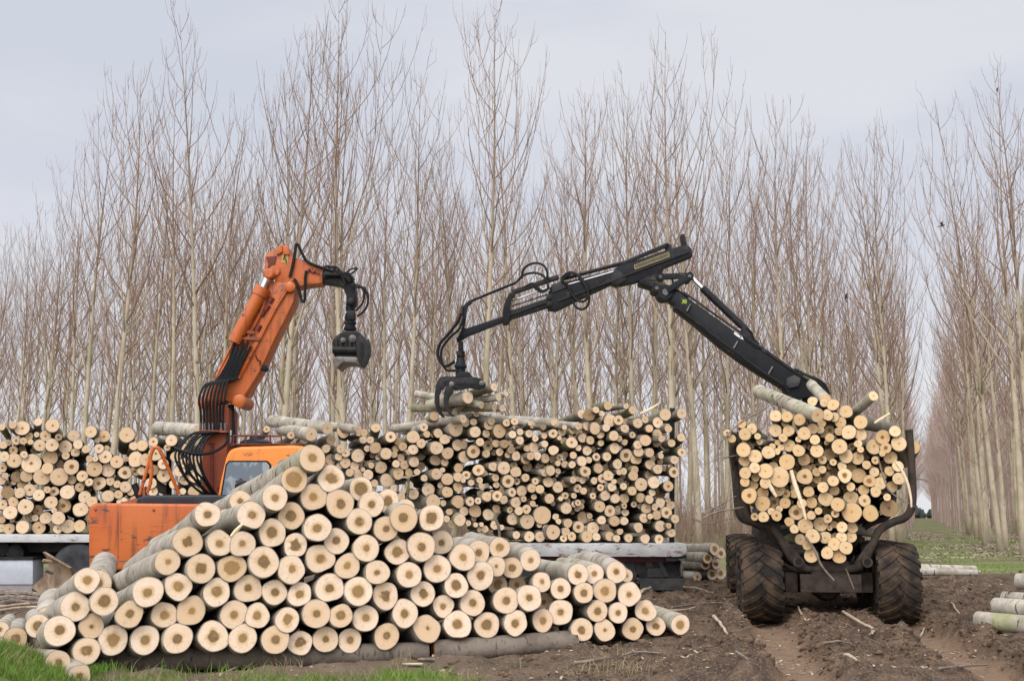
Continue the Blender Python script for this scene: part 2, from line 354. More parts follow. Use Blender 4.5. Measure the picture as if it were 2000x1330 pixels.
def zones(x, y):
    x = np.asarray(x, float); y = np.asarray(y, float)
    edge = 0.9 * vnoise(x * 0.7, y * 0.7, 5) + 0.5 * vnoise(x * 2.3, y * 2.3, 6)
    bank = sstep(-4.5, -5.2, x + 0.35 * edge) * sstep(14.6, 14.0, y)
    fringe = sstep(-0.2, -1.4, x + edge) * sstep(14.15, 13.55, y + 0.6 * edge - 0.18 * (x + 3)) * sstep(-0.14, 0.08, vnoise(x * 1.1, y * 1.6, 8) + 0.24)
    far = sstep(31.5, 35.0, y + 2.2 * edge + 0.10 * (14 - x)) * sstep(4, 9, x + 0.0 * y)
    farl = sstep(34.0, 38.0, y + 2 * edge)
    grass = np.maximum(np.maximum(bank, fringe * 0.85), np.maximum(far, farl))
    a, b = rut_field(x, y)
    back = sstep(1.2, -0.6, b)
    rut = np.maximum(np.exp(-((a - 1.10) / 0.36) ** 4), np.exp(-((a + 1.08) / 0.36) ** 4)) * back
    ridge = (np.exp(-((np.abs(a) - 1.72) / 0.24) ** 2) + 0.5 * np.exp(-((np.abs(a) - 0.5) / 0.22) ** 2)) * back
    return grass, rut, ridge, bank
def zbase(x, y):
    x = np.asarray(x, float); y = np.asarray(y, float)
    low = -0.21 * (1 - sstep(-3.0, 3.4, x)) * (1 - sstep(17.5, 23, y))
    return low
def zground(x, y, fine=True):
    x = np.asarray(x, float); y = np.asarray(y, float)
    grass, rut, ridge, bank = zones(x, y)
    mud = (1 - grass) * (1 - sstep(34, 40, y))
    right = sstep(-1.0, 2.6, np.asarray(x, float))
    z = zbase(x, y) + 0.50 * sstep(-4.55, -6.2, x) * sstep(14.5, 13.4, y)
    n = 0.17 * vnoise(x * 0.55, y * 0.55, 1) + 0.17 * vnoise(x * 1.5, y * 1.5, 2)
    if fine:
        r = 1 - 2 * np.abs(vnoise(x * 3.1, y * 3.1, 3))
        n = n + 0.15 * (r - 0.5) + 0.13 * vnoise(x * 6.3, y * 6.3, 4) + 0.085 * vnoise(x * 12.7, y * 12.7, 11) + 0.025 * vnoise(x * 24, y * 24, 12)
    z = z + n * mud * (0.35 + 0.65 * right) * (1 - 0.82 * rut) * 0.85
    z = z + mud * (0.15 * ridge * (1 + 1.6 * vnoise(x * 2, y * 2, 9)) - 0.14 * rut)
    yb = 14.15 + (x + 5.2) * 0.244
    z = z + 0.125 * np.exp(-((y - (yb - 0.42)) / 0.22) ** 2) * sstep(-5.3, -4.6, x) * sstep(1.6, 0.8, x) * (0.75 + 1.1 * vnoise(x * 1.6, y * 1.6, 19))
    z = z + grass * 0.03 * vnoise(x * 0.6, y * 0.6, 10)
    return z
def zg(x, y): return float(zground(np.array([x]), np.array([y]))[0])
def ground_at(px, py):
    d = vpdir(px, py); k = np.linspace(12.0, 90.0, 4000) / d.y
    X, Y, Z = d.x * k, d.y * k, CAMH + d.z * k
    hit = np.nonzero(Z <= zground(X, Y))[0]
    i = int(hit[0]) if len(hit) else len(k) - 1
    return Vector((X[i], Y[i], Z[i]))

def axis_lines(a, b, step, lo, hi, grow=1.16):
    mid = list(np.arange(a, b, step)); s = step; out = list(mid); x = mid[-1]
    while x < hi: s *= grow; x += s; out.append(x)
    s = step; x = mid[0]; pre = []
    while x > lo: s *= grow; x -= s; pre.append(x)
    return np.array(pre[::-1] + out)
gx = axis_lines(-8.4, 12.2, 0.042, -900, 900); gy = axis_lines(12.2, 31.0, 0.046, -60, 2500)
GX, GY = np.meshgrid(gx, gy); GZ = zground(GX, GY)
nx, ny = len(gx), len(gy)
verts = np.stack([GX.ravel(), GY.ravel(), GZ.ravel()], 1)
idx = np.arange(nx * ny).reshape(ny, nx)
quads = np.stack([idx[:-1, :-1], idx[:-1, 1:], idx[1:, 1:], idx[1:, :-1]], -1).reshape(-1, 4)
me = bpy.data.meshes.new('ground'); me.vertices.add(len(verts)); me.vertices.foreach_set('co', verts.ravel())
me.loops.add(quads.size); me.loops.foreach_set('vertex_index', quads.ravel().astype(np.int32))
me.polygons.add(len(quads)); me.polygons.foreach_set('loop_start', np.arange(0, quads.size, 4, dtype=np.int32))
me.update(calc_edges=True); me.shade_smooth()
gr, ru, ri, _ = zones(GX, GY)
ca = me.color_attributes.new('soil', 'FLOAT_COLOR', 'POINT')
ca.data.foreach_set('color', np.stack([gr.ravel(), ru.ravel(), sstep(2.0, -1.5, GX).ravel(), np.ones(nx * ny)], 1).astype(np.float32).ravel())
t = NT('churned_soil_and_grass'); o_ = t.obj(); at_ = t.n('ShaderNodeVertexColor', layer_name='soil')
sp_ = t.n('ShaderNodeSeparateColor'); t.put(sp_.inputs[0], at_.outputs[0])
mud_ = t.mix(t.step(t.noise(o_, 1.6, 6, 0.66), 0.38, 0.64), (0.046, 0.028, 0.017), (0.118, 0.075, 0.045))
mud_ = t.mix(t.step(t.noise(o_, 17.0, 4, 0.7), 0.5, 0.68, 0, 0.75), mud_, (0.175, 0.115, 0.07))
mud_ = t.mix(t.step(t.noise(o_, 34.0, 5, 0.75), 0.36, 0.48, 0.75, 0), mud_, (0.024, 0.016, 0.012))
mud_ = t.mix(t.step(t.noise(o_, 70.0, 2, 0.5), 0.61, 0.68, 0, 0.8), mud_, (0.26, 0.20, 0.15))
dryl = t.mix(t.step(t.noise(o_, 3.0, 5, 0.66), 0.4, 0.62), (0.12, 0.088, 0.06), (0.17, 0.13, 0.088))
mud_ = t.mix(t.math('MULTIPLY', sp_.outputs[2], 0.6), mud_, dryl)
mud_ = t.mix(t.math('MULTIPLY', sp_.outputs[1], t.step(t.noise(o_, 4.0, 4, 0.6), 0.3, 0.6, 0.55, 0.95)), mud_, (0.20, 0.128, 0.078))
gra_ = t.mix(t.step(t.noise(o_, 0.55, 5, 0.62), 0.40, 0.60), (0.085, 0.135, 0.022), (0.15, 0.14, 0.055))
gra_ = t.mix(t.step(t.noise(o_, 5.0, 4, 0.7), 0.50, 0.64), gra_, (0.24, 0.18, 0.115))
gra_ = t.mix(t.step(t.noise(t.scale(o_, (0.6, 1.6, 1)), 0.3, 3, 0.6), 0.48, 0.60, 0, 0.8), gra_, (0.115, 0.082, 0.052))
t.bump(t.math('ADD', t.noise(o_, 30.0, 5, 0.7), t.noise(o_, 9.0, 4, 0.6)), 0.7, 0.03)
M['ground'] = t.out(t.mix(t.step(t.math('ADD', sp_.outputs[0], t.math('MULTIPLY', t.math('SUBTRACT', t.noise(o_, 2.5, 4), 0.5), 0.5)), 0.35, 0.65), mud_, gra_), 0.92)
me.materials.append(M['ground'])
ground = bpy.data.objects.new('ground', me); col.objects.link(ground); tag(ground, kind='structure')

# ------------------------------------------------------------------ poplars
class Sticks:
    """Many thin three-sided sticks, built with numpy."""
    def __init__(s): s.a = []; s.b = []; s.ra = []; s.rb = []
    def add(s, p0, p1, r0, r1): s.a.append(p0); s.b.append(p1); s.ra.append(r0); s.rb.append(r1)
    def arrays(s):
        A, B = np.array(s.a, float).reshape(-1, 3), np.array(s.b, float).reshape(-1, 3); ra, rb = np.array(s.ra), np.array(s.rb)
        d = B - A; d /= np.linalg.norm(d, axis=1, keepdims=True) + 1e-9
        h = np.where(np.abs(d[:, 2:3]) > 0.8, np.array([[1.0, 0, 0]]), np.array([[0, 0, 1.0]]))
        u = np.cross(d, h); u /= np.linalg.norm(u, axis=1, keepdims=True); v = np.cross(d, u)
        vs = np.zeros((len(A), 6, 3))
        for j in range(3):
            w = 2 * math.pi * j / 3; off = u * math.cos(w) + v * math.sin(w)
            vs[:, j] = A + off * ra[:, None]; vs[:, 3 + j] = B + off * rb[:, None]
        base = (np.arange(len(A)) * 6)[:, None, None]
        f = base + np.array([[0, 1, 4, 3], [1, 2, 5, 4], [2, 0, 3, 5]])[None]
        return vs.reshape(-1, 3), f.reshape(-1, 4)
def raw_mesh(name, vs, fs, mat, smooth=False):
    me = bpy.data.meshes.new(name); n = fs.shape[1]
    me.vertices.add(len(vs)); me.vertices.foreach_set('co', np.asarray(vs, np.float32).ravel())
    me.loops.add(fs.size); me.loops.foreach_set('vertex_index', fs.ravel().astype(np.int32))
    me.polygons.add(len(fs)); me.polygons.foreach_set('loop_start', np.arange(0, fs.size, n, dtype=np.int32))
    me.update(calc_edges=True); me.materials.append(mat)
    if smooth: me.shade_smooth()
    return me

def make_poplar(rs, H, r0, nlimb, rich=1.0):
    """Whippy plantation poplar: one stem, a few long steep limbs and many near-vertical rods."""
    U = rs.uniform
    tr = MB(); st = Sticks()
    lean = Vector((U(-0.055, 0.055), U(-0.055, 0.055), 0)); ph = U(0, 6.28)
    def leader(p, z0, ztop, r_base, out, k=12):
        pts = []; a1, a2 = U(0, 6.28), U(0, 6.28)
        for i in range(k):
            f = i / (k - 1); z = z0 + (ztop - z0) * f
            pts.append(p + Vector((0, 0, z - z0)) + lean * (z - z0) + out * (1 - (1 - f) ** 1.9) + Vector((math.sin(a1 + f * 6) - math.sin(a1), math.cos(a2 + f * 5) - math.cos(a2), 0)) * 0.17 * f ** .7)
        return pts, [max(0.007, r_base * (1 - i / (k - 1)) ** 1.12) for i in range(k)]
    def on(pts, rr, f):
        x = f * (len(pts) - 1); i = min(int(x), len(pts) - 2); g = x - i
        return pts[i].lerp(pts[i + 1], g), rr[i] * (1 - g) + rr[i + 1] * g
    pts, rr = leader(Vector((0, 0, -0.3)), -0.3, H, r0, Vector((0, 0, 0))); rr[0] *= 1.2
    tr.tube(pts, rr, 9); leads = [(pts, rr, 0.24, 1.0)]; az = U(0, 6.28)
    for i in range(nlimb):
        fz = U(0.36, 0.66); p, r = on(pts, rr, fz); az += 2.4 + U(-.7, .7); sp = U(1.4, 4.2) * (1.15 - fz)
        top = min(H * U(0.80, 1.0), fz * H + U(6, 12))
        p2, r2 = leader(p, p.z, top, r * U(0.34, 0.55), Vector((math.cos(az) * sp, math.sin(az) * sp, 0)), 9)
        tr.tube(p2, r2, 6); leads.append((p2, r2, 0.16, 0.55))
    for pts, rr, f0, kf in leads:
        span = pts[-1].z - pts[0].z; nb = int((25 if kf == 1.0 else span * 0.8) * rich)
        for i in range(nb):
            f = f0 + (0.985 - f0) * ((i + U(0, 1)) / nb) ** 0.92
            p, r = on(pts, rr, f); az += 2.4 + U(-0.8, 0.8)
            L = (0.6 + (H - p.z) * U(0.45, 1.08)) * (1.0 if kf == 1.0 else 0.85)
            L = min(L, U(3.5, 8.0))
            if L < 0.3: continue
            if kf == 1.0 and f < 0.36: L *= U(0.2, 0.8)
            e0 = R(U(22, 52)); e1 = R(U(76, 91)); k = 6; q = p; path = [p]
            for j in range(1, k + 1):
                e = e0 + (e1 - e0) * (j / k) ** 0.62; aa = az + U(-0.22, 0.22)
                q = q + Vector((math.cos(aa) * math.cos(e), math.sin(aa) * math.cos(e), math.sin(e))) * (L / k); path.append(q)
            rb = max(0.009, min(0.5 * r, 0.0052 * L + 0.003))
            for j in range(k): st.add(path[j], path[j + 1], rb * (1 - j / k) + 0.005, rb * (1 - (j + 1) / k) + 0.005)
            for j in range(int(L * 1.1 * rich) + 1):
                g = U(0.12, 0.95); x = g * k; a_ = min(int(x), k - 1); s0 = path[a_].lerp(path[a_ + 1], x - a_)
                ta = az + U(-2.2, 2.2); te = R(U(38, 80)); tl = U(0.4, 1.5) * (1.2 - 0.6 * g)
                m1 = s0 + Vector((math.cos(ta) * math.cos(te), math.sin(ta) * math.cos(te), math.sin(te))) * tl * 0.45
                te2 = R(U(70, 89)); m2 = m1 + Vector((math.cos(ta) * math.cos(te2), math.sin(ta) * math.cos(te2), math.sin(te2))) * tl * 0.55
                st.add(s0, m1, 0.008, 0.0062); st.add(m1, m2, 0.0062, 0.004)
    for i in range(14):                                       # dead sprouts low on the stem
        f = U(0.05, 0.32); p, r = on(*leads[0][:2], f); a = U(0, 6.28); L = U(0.3, 1.8); e = R(U(15, 60))
        q = p + Vector((math.cos(a) * math.cos(e), math.sin(a) * math.cos(e), math.sin(e))) * L; st.add(p, q, 0.012, 0.006)
        for j in range(3):
            s0 = p.lerp(q, U(0.4, 1)); st.add(s0, s0 + Vector((U(-.3, .3), U(-.3, .3), U(.1, .6))), 0.007, 0.005)
    v, f = st.arrays()
    tm = bpy.data.meshes.new('trunk'); tm.from_pydata(tr.v, [], tr.f); tm.materials.append(M['trunk']); tm.shade_smooth(); tm.update()
    return tm, raw_mesh('crown', v, f, M['twig'])
rs = random.Random(21)
PROTO = []
for i in range(13):
    fk = [2, 4, 5, 3, 6, 4, 1, 5, 3, 7, 4, 2, 5][i]
    PROTO.append((make_poplar(rs, rs.uniform(21.0, 23.2), rs.uniform(0.145, 0.185), fk), fk > 3))

def px_of(x, y): return 1000 + x / y * 2226
def front_edge(px):
    return float(np.interp(px, [-100, 0, 100, 170, 230, 300, 700, 1350, 1600, 1745, 1790], [75, 68, 60, 53, 46.5, 44, 44, 44.5, 48, 54, 55.5]))
trees, deep = [], []
rt = random.Random(5)
SLOPE = 0.356
for k in range(-11, 44):
    c = 4.03 - 4.25 * k - (1.0 if k > 0 else 0)
    d = 43.0 + (k * 2.9) % 5.4
    while d < (330 if -7 <= k <= 5 else 128):
        x = SLOPE * d + c + rt.uniform(-0.35, 0.35); y = d + rt.uniform(-0.6, 0.6); px = px_of(x, y)
        ok = -70 < px < 2075
        if k >= 1: ok = ok and y >= front_edge(px)
        else: ok = ok and y >= (42.5 if k == 0 else 49)
        if ok: (trees if d < 104 else deep).append((y, x, k, px))
        d += 5.4 if k > 0 else 4.4
trees.sort()
ORD = ('first second third fourth fifth sixth seventh eighth ninth tenth eleventh twelfth thirteenth fourteenth fifteenth sixteenth seventeenth eighteenth nineteenth').split()
TENS = ['', '', 'twenty', 'thirty', 'forty', 'fifty', 'sixty', 'seventy', 'eighty', 'ninety']; TENTH = ['', '', 'twentieth', 'thirtieth', 'fortieth', 'fiftieth', 'sixtieth', 'seventieth', 'eightieth', 'ninetieth']
def ordinal(n):
    if n < 20: return ORD[n - 1]
    return TENTH[n // 10] if n % 10 == 0 else TENS[n // 10] + '-' + ORD[n % 10 - 1]
near = [t_ for t_ in trees if t_[0] < front_edge(t_[3]) + 7.0 and t_[2] >= 1]
near_r = [t_ for t_ in trees if t_[2] < 1 and t_[0] < 66]
rank = {id(t_): i + 1 for i, t_ in enumerate(sorted(near, key=lambda q: q[3]))}
rank_r = {id(t_): i + 1 for i, t_ in enumerate(sorted(near_r, key=lambda q: q[3]))}
for i, tr_ in enumerate(trees):
    y, x, k, px = tr_
    (tm, cm_), forked = PROTO[rt.randrange(len(PROTO))]
    fk = 'many limbed' if forked else 'slender'
    if id(tr_) in rank: lab, grp = f"{fk} bare poplar on the plantation's front edge, {ordinal(rank[id(tr_)])} from the left", 'poplars along the plantation edge'
    elif id(tr_) in rank_r: lab, grp = f"{fk} bare poplar beyond the grassy alley, {ordinal(rank_r[id(tr_)])} from the left there", 'poplars beyond the grassy alley'
    elif k >= 1: lab, grp = 'bare poplar in the crowded rows deep behind the plantation edge', 'poplars deep in the plantation'
    else: lab, grp = 'bare poplar deep in the block beyond the grassy alley', 'poplars deep beyond the alley'
    r_ = bpy.data.objects.new('poplar_tree', None); col.objects.link(r_); r_.location = (x, y, zg(x, y) - 0.02)
    s = rt.uniform(0.92, 1.05) * (0.97 if px > 1400 else 1.0) * (0.90 if k < 1 else 1.0) * (1.04 if 200 < px < 700 else 1.0); r_.scale = (s * 1.02, s * 1.02, s)
    r_.rotation_euler = (R(rt.uniform(-1.6, 1.6)), R(rt.uniform(-2.2, 2.2)), rt.uniform(0, 6.28))
    tag(r_, lab, 'tree', grp)
    for nm, m_ in (('trunk', tm), ('crown', cm_)):
        o = bpy.data.objects.new(nm, m_); col.objects.link(o); o.parent = r_
print('trees', len(trees), 'near', len(near), len(near_r), 'deep', len(deep))

def plain_poplar(rs):
    st = Sticks(); H = rs.uniform(19, 22); st.add((0, 0, -.3), (0, 0, H * 0.5), 0.15, 0.10); st.add((0, 0, H * 0.5), (0, 0, H), 0.10, 0.02)
    for i in range(38):
        z = H * rs.uniform(0.2, 0.95); a = rs.uniform(0, 6.28); L = min(5, 0.6 + (H - z) * 0.38 * rs.uniform(0.4, 1)); e = R(rs.uniform(40, 66))
        p = Vector((0, 0, z)); m = p + Vector((math.cos(a) * math.cos(e), math.sin(a) * math.cos(e), math.sin(e))) * L
        q = m + Vector((math.cos(a) * .3, math.sin(a) * .3, 1)).normalized() * L * 0.4; st.add(p, m, 0.03, 0.02); st.add(m, q, 0.018, 0.008)
        for j in range(2):
            s0 = p.lerp(m, rs.uniform(.3, 1)); st.add(s0, s0 + Vector((rs.uniform(-.5, .5), rs.uniform(-.5, .5), rs.uniform(.5, 1.3))), 0.014, 0.007)
    return st.arrays()
PP = [plain_poplar(rs) for _ in range(6)]
V, Fc, n0 = [], [], 0
for y, x, k, px in deep:
    v, f = PP[rt.randrange(6)]; a = rt.uniform(0, 6.28); s = rt.uniform(0.9, 1.05)
    Rm = np.array([[math.cos(a), -math.sin(a), 0], [math.sin(a), math.cos(a), 0], [0, 0, 1]])
    V.append((v * s) @ Rm.T + np.array([x, y, 0])); Fc.append(f + n0); n0 += len(v)
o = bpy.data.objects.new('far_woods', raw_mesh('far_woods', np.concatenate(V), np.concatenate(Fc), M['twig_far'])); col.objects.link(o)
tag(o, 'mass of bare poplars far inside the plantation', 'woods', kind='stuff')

st = Sticks()                                            # thin suckers and brambles between the trunks
for i in range(2600):
    d = 43 + 62 * rt.random() ** 1.25; px = rt.uniform(-40, 2040); x = (px - 1000) / 2226 * d; c = x - SLOPE * d
    if -1.0 < c < 3.5 or d < front_edge(min(px, 1789)) + (1 if px < 1780 else 6): continue
    if px > 1790 and rt.random() < 0.6: continue
    p = Vector((x, d, 0)); h = rt.uniform(0.8, 4.0) * (0.5 if px > 1790 else 1); a = rt.uniform(0, 6.28); m = p + Vector((math.cos(a) * .2 * h, math.sin(a) * .2 * h, h * .6)); q = m + Vector((math.cos(a) * .1 * h, 0, h * .5))
    st.add(p, m, 0.015, 0.011); st.add(m, q, 0.011, 0.006)
    for j in range(5):
        s0 = p.lerp(m, rt.uniform(.3, 1)); st.add(s0, s0 + Vector((rt.uniform(-.6, .6), rt.uniform(-.4, .4), rt.uniform(.2, 1.1))), 0.009, 0.005)
v, f = st.arrays()
o = bpy.data.objects.new('undergrowth', raw_mesh('undergrowth', v, f, M['brush'])); col.objects.link(o)
tag(o, 'reddish brown suckers and brambles between the poplar trunks', 'undergrowth', kind='stuff')

hb = MB()                                                # dark hedge closing the alley
for i in range(90):
    x = 60 + i * 1.3 + rt.uniform(-1, 1); r_ = rt.uniform(0.8, 1.6)
    prof = [(0.05, -.2), (r_ * 0.8, r_ * 0.3), (r_, r_ * 1.0), (r_ * 0.75, r_ * 1.6), (r_ * 0.25, r_ * 2.1), (0.02, r_ * 2.2)]
    hb.lathe((x, 345 + rt.uniform(-4, 4), 0), (rt.uniform(-.1, .1), 0, 1), prof, 9)
hb.v = [(a + rt.uniform(-.5, .5), b, c + rt.uniform(-.5, .5)) for a, b, c in hb.v]
o = hb.build('distant_hedge', M['hedge'], fix=False); tag(o, 'dark hedge closing the far end of the alley', 'hedge', kind='stuff')

# ------------------------------------------------------------------ ground cover
def blades(name, label, pts, hmin, hmax, w, mat, lean=0.5):
    P = np.array(pts, float); n = len(P); h = rng.uniform(hmin, hmax, n); a = rng.uniform(0, 6.28, n); b = rng.uniform(0, 6.28, n); l = rng.uniform(0.05, lean, n) * h
    s = np.stack([np.cos(a), np.sin(a), np.zeros(n)], 1) * (w * rng.uniform(0.6, 1.3, n))[:, None]; d = np.stack([np.cos(b) * l, np.sin(b) * l, h], 1)
    mid = P + d * np.array([0.35, 0.35, 0.6]); tip = P + d
    v = np.stack([P - s, P + s, mid + s * 0.7, mid - s * 0.7, tip + s * 0.12, tip - s * 0.12], 1).reshape(-1, 3)
    f = ((np.arange(n) * 6)[:, None, None] + np.array([[0, 1, 2, 3], [3, 2, 4, 5]])[None]).reshape(-1, 4)
    o = bpy.data.objects.new(name, raw_mesh(name, v, f, mat)); col.objects.link(o); tag(o, label, 'grass', kind='stuff')
def scatter(n, x0, x1, y0, y1, fn, seed):
    g = np.random.default_rng(seed); x = g.uniform(x0, x1, n); y = g.uniform(y0, y1, n)
    keep = g.uniform(0, 1, n) < fn(x, y); x, y = x[keep], y[keep]; return np.stack([x, y, zground(x, y) - 0.01], 1)
blades('short_grass', 'lush green grass in the corner before the log pile', scatter(80000, -8, -0.2, 12.4, 14.8, lambda x, y: zones(x, y)[0] * np.where(zones(x, y)[3] > 0.3, 1.0, 0.55), 3), 0.06, 0.15, 0.0045, M['grass'], 0.8)
blades('dry_grass', 'dry straw coloured grass tufts at the pile foot', scatter(9000, -8, 2.5, 12.6, 14.6, lambda x, y: np.clip(vnoise(x * 2.2, y * 2.2, 31) * 3.2 - 0.35, 0, 1), 4), 0.05, 0.2, 0.004, M['dry'], 1.2)
blades('dead_stems', 'dead straw stems mixed into the green corner grass', scatter(26000, -8, -0.5, 12.4, 14.8, lambda x, y: zones(x, y)[0] * np.clip(vnoise(x * 1.6, y * 1.6, 36) * 2 + 0.35, 0, 1), 24), 0.05, 0.17, 0.0035, M['dry'], 1.3)
blades('field_grass', 'green grass on the alley floor behind the forwarder', scatter(70000, 8, 36, 33, 85, lambda x, y: np.where((x / y > 0.30) & (x / y < 0.47), zones(x, y)[0] * np.clip(vnoise(x * .5, y * 1.1, 41) * 3 + 0.15, 0, 1), 0), 5), 0.03, 0.13, 0.011, M['grass'], 0.9)
def flakes(name, label, cat, P, smin, smax, mat, seed, thick=0.25):
    g = np.random.default_rng(seed); n = len(P); a = g.uniform(0, 6.28, n); L = g.uniform(smin, smax, n); W = L * g.uniform(0.25, 0.7, n); tl = g.uniform(-0.5, 0.5, (n, 2))
    u = np.stack([np.cos(a), np.sin(a), tl[:, 0]], 1) * L[:, None]; w = np.stack([-np.sin(a), np.cos(a), tl[:, 1]], 1) * W[:, None]; P = P + np.array([0, 0, 0.018]); z = np.array([0, 0, 1]) * (W * thick)[:, None]
    v = np.stack([P - u - w * .6, P + u * .8 - w, P + u + w * .7, P - u * .7 + w, P - u - w * .6 + z, P + u * .8 - w + z, P + u + w * .7 + z, P - u * .7 + w + z], 1).reshape(-1, 3)
    f = ((np.arange(n) * 8)[:, None, None] + np.array([[4, 5, 6, 7], [0, 1, 5, 4], [1, 2, 6, 5], [2, 3, 7, 6], [3, 0, 4, 7]])[None]).reshape(-1, 4)
    o = bpy.data.objects.new(name, raw_mesh(name, v, f, mat)); col.objects.link(o); tag(o, label, cat, kind='stuff')
flakes('wood_chips', 'pale wood chips and bark crumbs strewn over the mud', 'wood chips', scatter(20000, -7, 12, 12.6, 30, lambda x, y: (1 - zones(x, y)[0]) * (0.12 + np.clip(vnoise(x * 1.2, y * 1.2, 51) * 2.4, 0, 1)), 6), 0.006, 0.034, M['chip'], 61)
flakes('fallen_leaves', 'pale fallen leaves over the alley grass', 'leaves', scatter(110000, 6, 45, 33, 105, lambda x, y: np.where((x / y > 0.2) & (x / y < 0.47), np.clip(vnoise(x * .35, y * .6, 55) * 3.2 + 0.30, 0, 1), 0) * np.where(y > 36, 1, .4), 8) + np.array([0, 0, 0.03]), 0.035, 0.085, M['leaf_litter'], 62, 0.1)
ico = bmesh.new(); bmesh.ops.create_icosphere(ico, subdivisions=1, radius=1); IV = np.array([v.co[:] for v in ico.verts]); IF = np.array([[v.index for v in f.verts] for f in ico.faces]); ico.free()
CP = scatter(70000, -2.5, 12, 12.6, 30, lambda x, y: (1 - zones(x, y)[0]) * (1 - zones(x, y)[1]) * sstep(-2, 1.5, x) * (0.10 + np.clip(vnoise(x * 0.9, y * 0.9, 71) * 2.6, 0, 0.9) + 0.5 * zones(x, y)[2]), 9)
g = np.random.default_rng(12); n = len(CP); S = 0.010 + 0.05 * g.random(n) ** 3.2
V = IV[None] * (1 + g.uniform(-0.5, 0.5, (n, len(IV), 1))) * S[:, None, None] * np.array([1.25, 1.0, 0.75]) + CP[:, None]
o = bpy.data.objects.new('mud_clods', raw_mesh('mud_clods', V.reshape(-1, 3), (IF[None] + (np.arange(n) * len(IV))[:, None, None]).reshape(-1, 3), M['clod'])); col.objects.link(o)
tag(o, 'dark clods of churned up mud beside the wheel ruts', 'mud', kind='stuff')

g = np.random.default_rng(77); LP = scatter(70000, -3.5, 12, 12.6, 31, lambda x, y: (1 - zones(x, y)[0]) * (1 - 0.8 * zones(x, y)[1]) * sstep(-3, 0.5, x) * (0.15 + np.clip(vnoise(x * 0.8, y * 0.8, 91) * 2.4, 0, 0.85)), 14)
n = len(LP); a = g.uniform(0, 6.28, n); l = 0.02 + 0.20 * g.random(n) ** 3; e = g.uniform(-0.1, 0.75, n) ** 2
D = np.stack([np.cos(a) * l, np.sin(a) * l, e * l], 1); st = Sticks(); st.a = LP + np.array([0, 0, 0.016]); st.b = st.a + D; st.ra = 0.0016 + 0.003 * g.random(n); st.rb = st.ra * 0.6
v, f = st.arrays(); o = bpy.data.objects.new('bark_litter', raw_mesh('bark_litter', v, f, M['litter_twig'])); col.objects.link(o)
tag(o, 'fine twigs and bark fibres trodden into the mud', 'litter', kind='stuff')


